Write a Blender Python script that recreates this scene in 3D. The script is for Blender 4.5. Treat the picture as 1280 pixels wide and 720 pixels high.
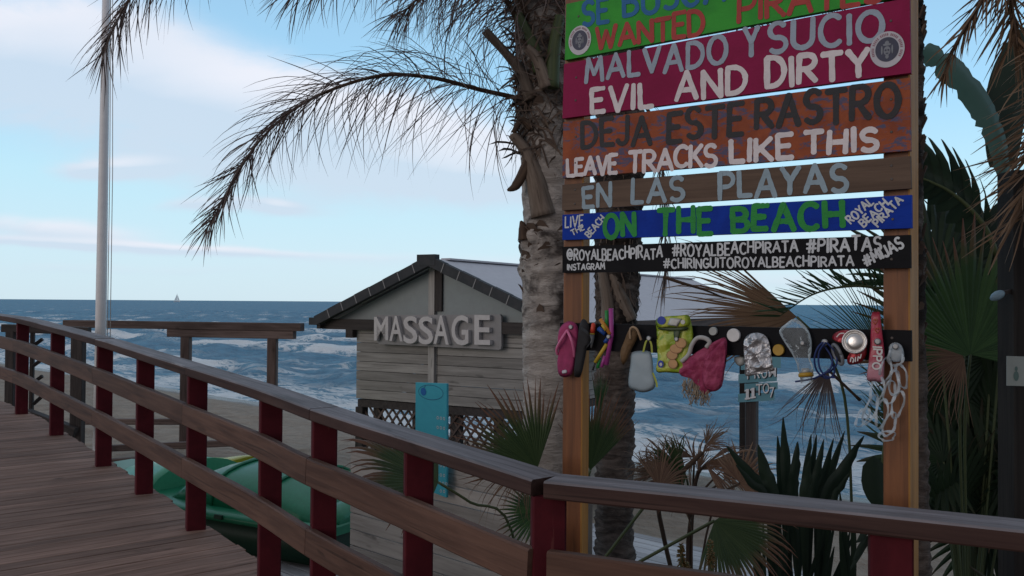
import bpy, math, random
import numpy as np
from mathutils import Vector, Matrix, noise as mnoise
for o in list(bpy.data.objects): bpy.data.objects.remove(o)
SC = bpy.context.scene
COL = SC.collection
V = Vector
R = random.Random(7)
# ------------------------------------------------------------------ camera
EYE = 4.2
FPX = 1108.5                      # focal length in pixels of the 1280 wide photograph
PITCH = math.radians(0.951); ROLL = math.radians(0.41)
Fv = V((0, math.cos(PITCH), math.sin(PITCH)))
R0 = V((1, 0, 0)); U0 = V((0, -math.sin(PITCH), math.cos(PITCH)))
Rv = R0*math.cos(ROLL) + U0*math.sin(ROLL)
Uv = -R0*math.sin(ROLL) + U0*math.cos(ROLL)
EYEP = V((0, 0, EYE))
cam_d = bpy.data.cameras.new('camera'); cam = bpy.data.objects.new('camera', cam_d); COL.objects.link(cam)
cam_d.sensor_width = 36; cam_d.lens = 36*FPX/1280; cam_d.clip_start = 0.05; cam_d.clip_end = 90000
M3 = Matrix((Rv, Uv, -Fv)).transposed()
cam.matrix_world = Matrix.Translation(EYEP) @ M3.to_4x4()
SC.camera = cam
SC.view_settings.view_transform = 'Standard'; SC.view_settings.look = 'None'
SC.view_settings.gamma = 1; SC.view_settings.use_curve_mapping = False
SC.view_settings.exposure = 0.14
SUN_EL = math.radians(13); SUN_AZ = math.radians(-128)     # azimuth from +Y towards +X: low, behind the camera to the left, veiled

# ------------------------------------------------------------------ node helpers
class NT:
    def __init__(s, tree): s.t = tree; s.n = tree.nodes; s.l = tree.links
    def new(s, ty, **kw):
        n = s.n.new(ty)
        for k, v in kw.items(): setattr(n, k, v)
        return n
    def put(s, sock, v):
        if hasattr(v, 'is_output') or isinstance(v, bpy.types.NodeSocket): s.l.new(v, sock)
        else:
            if isinstance(v, tuple) and len(v) == 3 and sock.type == 'RGBA': v = v + (1,)
            sock.default_value = v
    def m(s, op, a, b=None, c=None, clamp=False):
        n = s.new('ShaderNodeMath', operation=op, use_clamp=clamp)
        s.put(n.inputs[0], a)
        if b is not None: s.put(n.inputs[1], b)
        if c is not None: s.put(n.inputs[2], c)
        return n.outputs[0]
    def sstep(s, x, lo, hi):
        n = s.new('ShaderNodeMapRange', interpolation_type='SMOOTHSTEP')
        s.put(n.inputs[0], x); s.put(n.inputs[1], lo); s.put(n.inputs[2], hi)
        return n.outputs[0]
    def mix(s, f, a, b, blend='MIX'):
        n = s.new('ShaderNodeMix', data_type='RGBA', blend_type=blend)
        s.put(n.inputs[0], f); s.put(n.inputs[6], a); s.put(n.inputs[7], b)
        return n.outputs[2]
    def noise(s, vec, scale, detail=4, rough=.55, dist=0.0):
        n = s.new('ShaderNodeTexNoise'); s.put(n.inputs['Vector'], vec)
        n.inputs['Scale'].default_value = scale; n.inputs['Detail'].default_value = detail
        n.inputs['Roughness'].default_value = rough; n.inputs['Distortion'].default_value = dist
        return n.outputs['Fac']
    def scale(s, vec, x, y, z):
        n = s.new('ShaderNodeVectorMath', operation='MULTIPLY'); s.put(n.inputs[0], vec); n.inputs[1].default_value = (x, y, z)
        return n.outputs[0]
    def comb(s, x, y, z):
        n = s.new('ShaderNodeCombineXYZ'); s.put(n.inputs[0], x); s.put(n.inputs[1], y); s.put(n.inputs[2], z); return n.outputs[0]
    def sep(s, v):
        n = s.new('ShaderNodeSeparateXYZ'); s.put(n.inputs[0], v); return n.outputs
    def ramp(s, f, stops):
        n = s.new('ShaderNodeValToRGB'); s.put(n.inputs[0], f)
        e = n.color_ramp.elements
        while len(e) < len(stops): e.new(.5)
        for i, (p, c) in enumerate(stops): e[i].position = p; e[i].color = tuple(c) + (1,)
        return n.outputs[0]
    def attr(s, name):
        n = s.new('ShaderNodeAttribute', attribute_name=name); return n
    def bump(s, h, strength, dist=.01):
        n = s.new('ShaderNodeBump'); s.put(n.inputs['Height'], h); n.inputs['Strength'].default_value = strength
        n.inputs['Distance'].default_value = dist; return n.outputs[0]

# ------------------------------------------------------------------ world: dusk sky with real cloud bands
W = bpy.data.worlds.new('World'); SC.world = W; W.use_nodes = True
W.node_tree.nodes.clear()
t = NT(W.node_tree)
sky = t.new('ShaderNodeTexSky', sky_type='NISHITA'); sky.sun_disc = False
sky.sun_elevation = SUN_EL; sky.sun_rotation = SUN_AZ
sky.air_density = 1.0; sky.dust_density = .6; sky.ozone_density = 2.0
dirv = t.new('ShaderNodeTexCoord').outputs['Generated']
dx, dy, dz = t.sep(dirv)
yy = t.m('MAXIMUM', dy, .12)
u = t.m('DIVIDE', dx, yy); v = t.m('DIVIDE', dz, yy)
grad = t.ramp(t.m('ADD', dz, 0.0), [(0, (.62, .78, .87)), (.05, (.60, .80, .91)), (.13, (.52, .80, .94)), (.22, (.38, .69, .95)), (.36, (.32, .56, .80)), (.6, (.46, .55, .66)), (1, (.50, .56, .64))])
nish = t.mix(1.0, sky.outputs[0], (.10, .10, .10), 'MULTIPLY')
base = t.mix(.10, grad, nish)
blobs = [(190, 122, 360, 70, -9, 1.2), (520, 175, 280, 55, -12, .9), (50, 40, 190, 65, 0, .9), (330, 225, 300, 45, -6, .55), (80, 300, 220, 30, -3, .45), (145, 214, 62, 12, 2, 1.3), (330, 260, 60, 9, -3, .7), (345, 262, 22, 7, 0, .7),
         (160, 312, 230, 7, -2, 1.1), (60, 290, 120, 14, -5, .55), (560, 215, 150, 24, -8, .6), (250, 258, 60, 8, 4, .5), (640, 330, 300, 16, 0, .5), (1010, 350, 220, 14, 0, .6), (930, 60, 200, 50, -8, .4), (120, 345, 260, 10, 0, .4)]
wn = t.noise(t.comb(t.m('MULTIPLY', u, 7.0), t.m('MULTIPLY', v, 17.0), 0.0), 1.0, 6, .6, .4)
wn2 = t.noise(t.comb(t.m('MULTIPLY', u, 3.0), t.m('MULTIPLY', v, 9.0), 3.0), 1.0, 5, .55, .3)
uw = t.m('ADD', u, t.m('MULTIPLY', t.m('SUBTRACT', wn, .5), .05)); vw = t.m('ADD', v, t.m('MULTIPLY', t.m('SUBTRACT', wn2, .5), .035))
tot = None; top = None
for (px, py, a, b, ang, den) in blobs:
    u0 = (px-640)/FPX; v0 = (378.5-py)/FPX; c, s_ = math.cos(math.radians(ang)), math.sin(math.radians(ang))
    du = t.m('SUBTRACT', uw, u0); dv = t.m('SUBTRACT', vw, v0)
    ru = t.m('DIVIDE', t.m('ADD', t.m('MULTIPLY', du, c), t.m('MULTIPLY', dv, s_)), a/FPX)
    rv = t.m('DIVIDE', t.m('SUBTRACT', t.m('MULTIPLY', dv, c), t.m('MULTIPLY', du, s_)), b/FPX)
    e = t.m('ADD', t.m('MULTIPLY', ru, ru), t.m('MULTIPLY', rv, rv))
    g = t.m('MULTIPLY', t.m('EXPONENT', t.m('MULTIPLY', e, -1.0)), den)
    tot = g if tot is None else t.m('ADD', tot, g)
    hv = t.m('MULTIPLY', g, rv)
    top = hv if top is None else t.m('ADD', top, hv)
cm = t.sstep(t.m('MULTIPLY', tot, t.m('ADD', .25, t.m('MULTIPLY', wn, 1.5))), .22, .98)
cm = t.m('MULTIPLY', cm, .86)
ccol = t.mix(t.m('ADD', t.m('MULTIPLY', top, 1.1), t.m('MULTIPLY', wn2, .55), clamp=True), (.57, .67, .79), (.84, .83, .89))
allc = t.mix(cm, base, ccol)
# unseen sky behind the camera, an added dull tone that shapes foreground light
back = t.sstep(dy, .35, -.45)
allc = t.mix(back, allc, (.27, .275, .31))
low = t.sstep(dz, 0.0, -.05)
allc = t.mix(low, allc, (.12, .16, .2))
bg = t.new('ShaderNodeBackground'); t.put(bg.inputs[0], allc); bg.inputs[1].default_value = 1.0
t.l.new(bg.outputs[0], t.new('ShaderNodeOutputWorld').inputs[0])

sd = bpy.data.lights.new('sun', 'SUN'); sd.energy = .62; sd.angle = math.radians(30); sd.color = (1, .88, .80)
so = bpy.data.objects.new('sun', sd); COL.objects.link(so)
sdir = V((math.sin(SUN_AZ)*math.cos(SUN_EL), math.cos(SUN_AZ)*math.cos(SUN_EL), math.sin(SUN_EL)))
so.rotation_euler = sdir.to_track_quat('Z', 'Y').to_euler(); so.location = (-10, 5, 20)

# ------------------------------------------------------------------ picking points of the place from the photograph's view
def ray(px, py): return Fv + Rv*((px-640)/FPX) + Uv*((360-py)/FPX)
def at(px, py, Y):
    d = ray(px, py); return EYEP + d*(Y/d.y)
def on_plane(px, py, p0, n):
    d = ray(px, py); return EYEP + d*((p0-EYEP).dot(n)/d.dot(n))
def at_z(px, py, z):
    d = ray(px, py); return EYEP + d*((z-EYE)/d.z)

# ------------------------------------------------------------------ objects and tags
WL = {}
def tag(o, label, cat, group=None, kind=None):
    if label: o['label'] = label
    if cat: o['category'] = cat
    if group: o['group'] = group
    if kind: o['kind'] = kind
    return o
def thing(name, label, cat, loc, group=None):
    o = bpy.data.objects.new(name, None); COL.objects.link(o); o.location = loc; o.empty_display_size = .1
    WL[o.name] = V(loc); return tag(o, label, cat, group)

class MB:
    def __init__(s): s.v = []; s.f = []; s.g = []; s.r = []; s.mi = []; s.cur = 0; s.sm = []
    def addv(s, p, g=(0, 0, 0), r=0.0): s.v.append(tuple(p)); s.g.append(tuple(g)); s.r.append(r); return len(s.v)-1
    def face(s, ids, sm=False): s.f.append(tuple(ids)); s.mi.append(s.cur); s.sm.append(sm)
    def box(s, c, ax, ay, az, r=None, bev=0.0):
        """box of half axes; grain coordinate runs along ax"""
        c, ax, ay, az = V(c), V(ax), V(ay), V(az)
        r = R.random() if r is None else r
        off = R.random()*50
        la, lb, lc = ax.length, ay.length, az.length
        if bev <= 0:
            ids = []
            for i in (-1, 1):
                for j in (-1, 1):
                    for k in (-1, 1):
                        ids.append(s.addv(c+ax*i+ay*j+az*k, (la*i+off, lb*j+off*.37, lc*k), r))
            for q in ((0, 1, 3, 2), (4, 6, 7, 5), (0, 4, 5, 1), (2, 3, 7, 6), (0, 2, 6, 4), (1, 5, 7, 3)): s.face([ids[k] for k in q])
            return
        # chamfered along the long edges (octagonal section)
        bb = bev/lb; bc = bev/lc
        sec = [(-1, -1+bc), (-1, 1-bc), (-1+bb, 1), (1-bb, 1), (1, 1-bc), (1, -1+bc), (1-bb, -1), (-1+bb, -1)]
        rings = []
        for i in (-1, 1):
            rings.append([s.addv(c+ax*i+ay*j+az*k, (la*i+off, lb*j+off*.37, lc*k), r) for j, k in sec])
        for q in range(8): s.face((rings[0][q], rings[0][(q+1) % 8], rings[1][(q+1) % 8], rings[1][q]))
        s.face(rings[0][::-1]); s.face(rings[1])
    def beam(s, a, b, w, h, up=V((0, 0, 1)), r=None, bev=0.0):
        """beam from a to b, w across, h along up"""
        a, b = V(a), V(b); d = b-a; x = d.normalized(); y = V(up).cross(x).normalized(); z = x.cross(y)
        s.box((a+b)/2, d/2, y*(w/2), z*(h/2), r, bev)
    def tube(s, pts, rad, n=8, caps=True, r=0.0, sm=True):
        pts = [V(p) for p in pts]; k = len(pts)
        if not hasattr(rad, '__len__'): rad = [rad]*k
        prev = None; rings = []; L = 0
        for i in range(k):
            T = (pts[min(i+1, k-1)]-pts[max(i-1, 0)]).normalized()
            if prev is None: a = T.orthogonal().normalized()
            else: a = (prev - T*prev.dot(T)); a = a.normalized() if a.length > 1e-6 else T.orthogonal().normalized()
            prev = a; b = T.cross(a)
            if i: L += (pts[i]-pts[i-1]).length
            rings.append([s.addv(pts[i]+(a*math.cos(q*2*math.pi/n)+b*math.sin(q*2*math.pi/n))*rad[i], (L, rad[i]*math.cos(q*2*math.pi/n), rad[i]*math.sin(q*2*math.pi/n)), r) for q in range(n)])
        for i in range(k-1):
            for q in range(n): s.face((rings[i][q], rings[i][(q+1) % n], rings[i+1][(q+1) % n], rings[i+1][q]), sm)
        if caps: s.face(rings[0][::-1]); s.face(rings[-1])
    def ribbon(s, pts, wid, wv, r=0.0, g0=0.0):
        """thin strip through pts, half width list, width direction wv"""
        k = len(pts); L = []
        for i in range(k):
            w = wv[i] if isinstance(wv, list) else wv
            tt = i/(k-1)
            L.append((s.addv(pts[i]-w*wid[i], (tt, g0, 0), r), s.addv(pts[i]+w*wid[i], (tt, g0, 1), r)))
        for i in range(k-1): s.face((L[i][0], L[i][1], L[i+1][1], L[i+1][0]), True)
    def prism(s, front, depth, r=0.0):
        """polygon (list of Vectors) extruded by the vector depth"""
        n = len(front); o = front[0]
        a = [s.addv(p, (p-o), r) for p in front]; b = [s.addv(p+depth, (p+depth-o), r) for p in front]
        s.face(a); s.face(b[::-1])
        for i in range(n): s.face((a[(i+1) % n], a[i], b[i], b[(i+1) % n]))
    def pillow(s, outline, nrm, bulge, rings=5, wob=0.0, seed=0, back=1.0, r=0.0, centre=None, pw=2.6, wf=28, sm=True):
        """soft closed cushion over an outline; nrm points to the front"""
        n = len(outline); c = centre or sum(outline, V((0, 0, 0)))/n
        idx = {}
        for side in (1, -1):
            for k in range(rings+1):
                q = 1-k/rings
                hgt = bulge*(1-q**pw)**.5
                if side < 0: hgt *= -back
                if k == 0 and side < 0: idx[(side, 0)] = idx[(1, 0)]; continue
                if k == rings: idx[(side, k)] = [s.addv(c+nrm*hgt, (0, 0, hgt), r)]; continue
                L = []
                for p in outline:
                    b = c+(p-c)*q
                    w = (mnoise.noise(b*wf+V((seed*3.1, side*5, 0)))+.6*mnoise.noise(b*wf*2.3+V((seed*1.7, side*3, 4))))*wob*(1 if k else .3)
                    L.append(s.addv(b+nrm*(hgt+w), ((b-c).x, (b-c).y, (b-c).z), r))
                idx[(side, k)] = L
        for side in (1, -1):
            for k in range(rings):
                a, b = idx[(side, k)], idx[(side, k+1)]
                for i in range(n):
                    j = (i+1) % n
                    q = (a[i], a[j], b[0]) if len(b) == 1 else (a[i], a[j], b[j], b[i])
                    s.face(q if side > 0 else q[::-1], sm)
    def build(s, name, mats, parent=None, loc=None):
        if not isinstance(mats, (list, tuple)): mats = [mats]
        base = V((0, 0, 0))
        if parent is not None: base = WL[parent.name]
        elif loc is not None: base = V(loc)
        me = bpy.data.meshes.new(name)
        me.from_pydata([(p[0]-base.x, p[1]-base.y, p[2]-base.z) for p in s.v], [], s.f)
        me.attributes.new('g', 'FLOAT_VECTOR', 'POINT').data.foreach_set('vector', np.array(s.g, 'f').ravel())
        me.attributes.new('rnd', 'FLOAT', 'POINT').data.foreach_set('value', np.array(s.r, 'f'))
        for m in mats: me.materials.append(m)
        me.polygons.foreach_set('material_index', s.mi); me.polygons.foreach_set('use_smooth', s.sm)
        me.update()
        o = bpy.data.objects.new(name, me); COL.objects.link(o)
        if parent is not None: o.parent = parent; WL[o.name] = WL[parent.name]
        else: o.location = base; WL[o.name] = base
        return o

# ------------------------------------------------------------------ materials
MATS = {}
def newmat(name):
    m = bpy.data.materials.new(name); m.use_nodes = True; m.node_tree.nodes.clear(); MATS[name] = m
    t = NT(m.node_tree); b = t.new('ShaderNodeBsdfPrincipled'); o = t.new('ShaderNodeOutputMaterial'); t.l.new(b.outputs[0], o.inputs[0])
    return m, t, b
def wood(name, c1, c2, rough=.75, sc=1.0, wear=None, wearamt=.5, bump=.35, spec=.3, knots=True):
    m, t, b = newmat(name); g = t.attr('g').outputs['Vector']; rn = t.attr('rnd').outputs['Fac']
    n1 = t.noise(t.scale(g, 2.2*sc, 42*sc, 42*sc), 1, 5, .6, .6); n2 = t.noise(t.scale(g, 1.2*sc, 6*sc, 6*sc), 1, 4, .6, 1.2)
    f = t.m('ADD', t.m('MULTIPLY', n1, .75), t.m('MULTIPLY', n2, .55)); f = t.sstep(f, .40, .92)
    c = t.mix(f, c1, c2)
    tint = t.m('ADD', .78, t.m('MULTIPLY', rn, .44)); c = t.mix(1.0, c, t.comb(tint, tint, tint), 'MULTIPLY')
    if knots:
        kn = t.noise(t.scale(g, 5*sc, 16*sc, 16*sc), 1, 2, .5, .2); c = t.mix(t.m('MULTIPLY', t.sstep(kn, .66, .76), .6), c, tuple(x*.35 for x in c1))
    ck = t.noise(t.scale(g, 1.1*sc, 70*sc, 70*sc), 1, 3, .5, .3); c = t.mix(t.m('MULTIPLY', t.sstep(ck, .63, .70), .55), c, tuple(x*.3 for x in c1))
    if wear:
        n3 = t.noise(t.scale(g, 3*sc, 18*sc, 18*sc), 1, 6, .7, .5); c = t.mix(t.m('MULTIPLY', t.sstep(n3, 1-wearamt, 1.12-wearamt), .75), c, wear)
    t.put(b.inputs['Base Color'], c); b.inputs['Roughness'].default_value = rough; b.inputs['Specular IOR Level'].default_value = spec
    t.put(b.inputs['Normal'], t.bump(n1, bump, .004)); return m
def paint(name, col, col2=None, scuff=None, amt=.3, rough=.6, sc=1.0, spec=.35, stretch=3):
    """painted surface with uneven coat and scuffs in object space"""
    m, t, b = newmat(name); co = t.new('ShaderNodeTexCoord').outputs['Object']
    n1 = t.noise(co, 9*sc, 5, .6, .5); n2 = t.noise(t.scale(co, 14*sc, 14*sc, 14*sc*stretch), 1, 6, .7, .6)
    c = t.mix(t.sstep(n1, .3, .75), col, col2 or tuple(x*.72 for x in col))
    if scuff: c = t.mix(t.m('MULTIPLY', t.sstep(n2, 1-amt, 1.1-amt), .85), c, scuff)
    t.put(b.inputs['Base Color'], c); b.inputs['Roughness'].default_value = rough; b.inputs['Specular IOR Level'].default_value = spec
    t.put(b.inputs['Normal'], t.bump(n2, .4, .004)); return m
def leafmat(name, c1, c2, tip, tip0=.55, tip1=1.0, trans=.25, rough=.55):
    """foliage: blade colour c1/c2 per leaf, dry tip colour along the blade"""
    m, t, b = newmat(name); g = t.sep(t.attr('g').outputs['Vector']); rn = t.attr('rnd').outputs['Fac']
    co = t.new('ShaderNodeTexCoord').outputs['Object']
    n = t.noise(co, 14, 4, .6); c = t.mix(t.m('ADD', t.m('MULTIPLY', rn, .7), t.m('MULTIPLY', n, .45), clamp=True), c1, c2)
    f = t.sstep(t.m('ADD', g[0], t.m('MULTIPLY', t.m('SUBTRACT', n, .5), .35)), tip0, tip1)
    c = t.mix(f, c, tip); t.put(b.inputs['Base Color'], c); b.inputs['Roughness'].default_value = rough; b.inputs['Specular IOR Level'].default_value = .3
    tr = t.new('ShaderNodeBsdfTranslucent'); t.put(tr.inputs[0], c); mx = t.new('ShaderNodeMixShader'); mx.inputs[0].default_value = trans
    t.l.new(b.outputs[0], mx.inputs[1]); t.l.new(tr.outputs[0], mx.inputs[2])
    out = [n_ for n_ in t.n if n_.type == 'OUTPUT_MATERIAL'][0]; t.l.new(mx.outputs[0], out.inputs[0]); return m
def plain(name, col, rough=.5, metal=0.0, spec=.5, trans=0.0, ior=1.45, var=.12, alpha=1.0, bump=0.0):
    m, t, b = newmat(name); co = t.new('ShaderNodeTexCoord').outputs['Object']; n = t.noise(co, 30, 4, .6)
    t.put(b.inputs['Base Color'], t.mix(n, tuple(x*(1-var*2) for x in col), tuple(min(1, x*(1+var)) for x in col)))
    b.inputs['Roughness'].default_value = rough; b.inputs['Metallic'].default_value = metal; b.inputs['Specular IOR Level'].default_value = spec
    b.inputs['Transmission Weight'].default_value = trans; b.inputs['IOR'].default_value = ior; b.inputs['Alpha'].default_value = alpha
    if bump: t.put(b.inputs['Normal'], t.bump(n, bump, .01))
    return m

m_deck = wood('weathered_deck_wood', (.115, .064, .046), (.270, .168, .130), .8, .8, (.27, .20, .17), .38, .4)
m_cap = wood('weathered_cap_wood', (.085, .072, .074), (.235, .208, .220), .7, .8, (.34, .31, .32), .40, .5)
m_capside = wood('shaded_brown_cap_side', (.034, .016, .014), (.080, .044, .036), .8, .8, (.11, .07, .065), .28, .4)  # brown side wood, darkened further so the colour carries the shade
m_rail = wood('brown_rail_wood', (.055, .025, .017), (.135, .070, .048), .65, .8, (.17, .105, .08), .3, .4)
m_red = paint('dark_red_paint', (.088, .010, .016), (.060, .007, .012), (.135, .040, .038), .36, .7, 1.0, .15, .12)
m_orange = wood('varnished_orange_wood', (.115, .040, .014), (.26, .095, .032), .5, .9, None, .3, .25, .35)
m_olitside = wood('lit_orange_side_wood', (.34, .15, .035), (.62, .31, .08), .5, .9, None, .3, .25, .35)  # paler copy for the posts' right sides, light put into the colour
m_grey = wood('grey_weathered_plank', (.20, .19, .18), (.35, .335, .32), .85, .7, (.20, .17, .15), .35, .4)
m_fence = wood('grey_fence_plank', (.30, .275, .255), (.48, .45, .42), .85, .7, (.24, .21, .19), .3, .4)
m_pale = wood('pale_path_plank', (.30, .30, .32), (.50, .51, .53), .8, .7, (.3, .3, .3), .35, .4)
m_dark = wood('dark_stained_wood', (.022, .018, .018), (.06, .05, .048), .7, .9, (.09, .08, .075), .3, .3)
m_perg = wood('brown_pergola_wood', (.06, .040, .035), (.15, .11, .10), .8, .8, (.2, .17, .15), .3, .3)
m_gable = paint('grey_gable_panel', (.27, .305, .31), (.25, .28, .285), (.21, .23, .235), .25, .7)
m_roof = paint('pale_roof_felt', (.55, .54, .575), (.50, .49, .525), (.41, .40, .43), .25, .85)
m_tile = paint('dark_verge_shingle', (.035, .04, .045), (.055, .055, .06), (.09, .08, .08), .25, .85)
m_signgrey = paint('grey_sign_panel', (.27, .265, .27), (.24, .235, .24), (.18, .175, .175), .3, .7)
m_letter = paint('pale_letter_paint', (.54, .52, .52), (.48, .46, .46), (.34, .33, .33), .28, .6)
m_turq = paint('turquoise_paint', (.045, .36, .46), (.04, .32, .42), (.13, .42, .48), .25, .55)
m_turqd = plain('dark_blue_print', (.01, .06, .16))
m_blueblob = plain('blue_print', (.01, .12, .38))
m_white = paint('white_paint', (.80, .80, .82), (.74, .74, .77), (.55, .55, .57), .18, .45)
m_rope = plain('pale_rope', (.45, .43, .4), .8)
# ------------------------------------------------------------------ numpy value noise
def vnoise(x, y, seed=0):
    xi = np.floor(x).astype(np.int64); yi = np.floor(y).astype(np.int64); fx = x-xi; fy = y-yi
    fx = fx*fx*(3-2*fx); fy = fy*fy*(3-2*fy)
    def h(a, b):
        n = (a*374761393 + b*668265263 + seed*1442695041) & 0x7fffffff
        n = ((n ^ (n >> 13))*1274126177) & 0x7fffffff
        return ((n ^ (n >> 16)) & 0xffff)/65535.0
    return (h(xi, yi)*(1-fx)+h(xi+1, yi)*fx)*(1-fy)+(h(xi, yi+1)*(1-fx)+h(xi+1, yi+1)*fx)*fy
def fbm(x, y, o=4, seed=0):
    s = 0; a = .5; tt = 0
    for k in range(o): s = s+a*vnoise(x*2**k, y*2**k, seed+k*17); tt += a; a *= .5
    return s/tt
NS = np.array((.689, .725)); TS = np.array((-.725, .689)); SHORE = 19.4
def grid_obj(name, P, nu, nv, mat, attrs={}, smooth=True):
    me = bpy.data.meshes.new(name)
    i = np.arange(nu*nv).reshape(nu, nv); q = np.stack([i[:-1, :-1], i[1:, :-1], i[1:, 1:], i[:-1, 1:]], -1).reshape(-1, 4)
    me.vertices.add(nu*nv); me.vertices.foreach_set('co', P.astype('f').ravel())
    me.loops.add(q.size); me.loops.foreach_set('vertex_index', q.ravel().astype('i'))
    me.polygons.add(len(q)); me.polygons.foreach_set('loop_start', np.arange(0, q.size, 4, dtype='i'))
    try: me.polygons.foreach_set('loop_total', np.full(len(q), 4, 'i'))
    except Exception: pass
    me.polygons.foreach_set('use_smooth', np.full(len(q), smooth)); me.update(calc_edges=True); me.validate()
    for k, a in attrs.items(): me.attributes.new(k, 'FLOAT', 'POINT').data.foreach_set('value', a.astype('f').ravel())
    me.materials.append(mat); o = bpy.data.objects.new(name, me); COL.objects.link(o); return o
# ------------------------------------------------------------------ beach
def sand_h(x, y):
    n = NS[0]*x+NS[1]*y
    z = np.interp(n, [-200, 3, 8, 13, 17, SHORE, 24, 60, 100], [1.9, 1.78, 1.62, 1.12, .42, .0, -.5, -3, -3])
    bump = (fbm(x*1.7, y*1.7, 4, 3)-.5)*.16 + (fbm(x*.35, y*.35, 3, 9)-.5)*.22
    return z + bump*np.clip((SHORE+1-n)/6, 0.05, 1)
def gz(x, y): return float(sand_h(np.array([x], 'd'), np.array([y], 'd'))[0])
m_sand, t, b = newmat('sand')
co = t.new('ShaderNodeTexCoord').outputs['Object']; cx, cy, cz = t.sep(co)
nn = t.m('ADD', t.m('MULTIPLY', cx, .689), t.m('MULTIPLY', cy, .725))
n1 = t.noise(co, 3, 6, .65); n2 = t.noise(co, 42, 4, .65); n3 = t.noise(co, .5, 4, .6)
c = t.mix(t.sstep(n1, .3, .7), (.24, .188, .145), (.35, .282, .222)); c = t.mix(t.m('MULTIPLY', n2, .35), c, (.16, .13, .10))
wet = t.sstep(t.m('ADD', nn, t.m('MULTIPLY', n3, 1.8)), 16.6, 18.6); c = t.mix(wet, c, (.10, .085, .075))
t.put(b.inputs['Base Color'], c); t.put(b.inputs['Roughness'], t.m('SUBTRACT', .95, t.m('MULTIPLY', wet, .6)))
t.put(b.inputs['Normal'], t.bump(t.m('ADD', t.m('MULTIPLY', n1, 1.0), t.m('MULTIPLY', n2, .12)), .95, .16))
nn_ = np.unique(np.concatenate([np.linspace(-200, -10, 12), np.linspace(-10, 24, 180), np.linspace(24, 100, 20)]))
tt_ = np.unique(np.concatenate([-np.geomspace(20, 600, 20), np.linspace(-20, 50, 330), np.geomspace(50, 900, 30)]))
Ng, Tg = np.meshgrid(nn_, tt_, indexing='ij'); X = Ng*NS[0]+Tg*TS[0]; Y = Ng*NS[1]+Tg*TS[1]
tag(grid_obj('sand', np.stack([X, Y, sand_h(X, Y)], -1), len(nn_), len(tt_), m_sand), None, None, kind='structure')
# ------------------------------------------------------------------ sea
ang = np.radians(np.unique(np.concatenate([np.linspace(-88, -36, 60), np.linspace(-36, 36, 560), np.linspace(36, 88, 60)])))
rad = np.unique(np.concatenate([np.linspace(11, 60, 300), np.geomspace(60, 400, 330), np.geomspace(400, 60000, 90)]))
Rg, Ag = np.meshgrid(rad, ang, indexing='ij'); X = Rg*np.sin(Ag); Y = Rg*np.cos(Ag)
s = NS[0]*X+NS[1]*Y-SHORE; tq = TS[0]*X+TS[1]*Y
warp = (fbm(X*.02, Y*.02, 3, 1)-.5)*26 + (fbm(X*.09, Y*.09, 3, 5)-.5)*7
amp = np.interp(s, [-3, 0, 4, 10, 30, 80, 200, 900], [0, .02, .12, .34, .42, .38, .34, 0])
def crest(ph): return (np.exp(2.2*np.cos(ph))-1)/(math.e**2.2-1)
ph1 = 2*np.pi*(s+warp)/13.0
n_mod = .35+1.1*fbm(tq*.045, s*.05, 3, 21)
h = amp*(1.25*crest(ph1)-.3)*n_mod
for k, (wl, a, d) in enumerate([(6.2, .11, .3), (3.9, .085, -.4), (2.3, .06, .7), (8.5, .11, -.7), (1.4, .036, .1), (3.1, .07, .15)]):
    dx_, dy_ = NS[0]*math.cos(d)-NS[1]*math.sin(d), NS[0]*math.sin(d)+NS[1]*math.cos(d)
    res = np.clip(1.4-Rg/(wl*55), 0, 1)
    h += a*np.clip(s/8, 0, 1)*res*np.sin(2*np.pi*(X*dx_+Y*dy_)/wl + 5*fbm(X*.11, Y*.11, 3, 31+k))*(.3+1.4*fbm(X*.05, Y*.05, 2, 41+k))
h += (fbm(X*.9, Y*.9, 4, 61)-.5)*.24*np.clip(s/8, 0, 1)*np.clip(1.3-Rg/90, 0, 1)
cr = crest(ph1+.35); patch = fbm(tq*.13, (s+warp)/13.0*.8, 3, 77)
brk = np.interp(s, [0, 5, 12, 45, 70, 140, 400], [1, 1, .95, .7, .42, .3, .15])
foam = np.clip(cr*1.5-.42, 0, 1)*np.clip((patch-(.64-.20*brk))*6, 0, 1)*np.interp(s, [0, 35, 70, 200, 500], [1, .9, .35, .15, 0])
trail = np.clip(np.cos(ph1-1.2)*.5+.5, 0, 1)*np.clip((fbm(tq*.16, s*.5, 4, 91)-.36)*3.0, 0, 1)*np.interp(s, [0, 10, 30, 55], [1, .85, .25, 0])
swash = np.interp(s, [-3, 0, 3.5, 8], [1, 1, .8, 0])*np.clip((fbm(tq*.22, s*.5, 4, 5)-.18)*2.6, 0, 1)
foam = np.clip(np.maximum(np.maximum(foam, trail*.5), swash), 0, 1)
h = np.where(s < 2.5, h+.02*(2.5-s).clip(0, 2)*0, h) + foam*.05*np.clip(s/4, 0, 1)
m_sea, t, b = newmat('sea_water')
co = t.new('ShaderNodeTexCoord').outputs['Object']; fo = t.attr('foam').outputs['Fac']
cx, cy, cz = t.sep(co); al_ = t.comb(t.m('ADD', t.m('MULTIPLY', cx, .689), t.m('MULTIPLY', cy, .725)), t.m('MULTIPLY', t.m('SUBTRACT', t.m('MULTIPLY', cy, .689), t.m('MULTIPLY', cx, .725)), .38), 0.0)
d1 = t.noise(al_, 1.5, 7, .68, .7); d2 = t.noise(al_, 5.0, 6, .72, .8); d3 = t.noise(co, .28, 3, .6)
d4 = t.noise(al_, .75, 5, .6, 1.5); lace = t.sstep(t.m('SUBTRACT', 1.0, t.m('ABSOLUTE', t.m('SUBTRACT', t.m('MULTIPLY', d4, 2.0), 1.0))), .80, .97)
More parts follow.
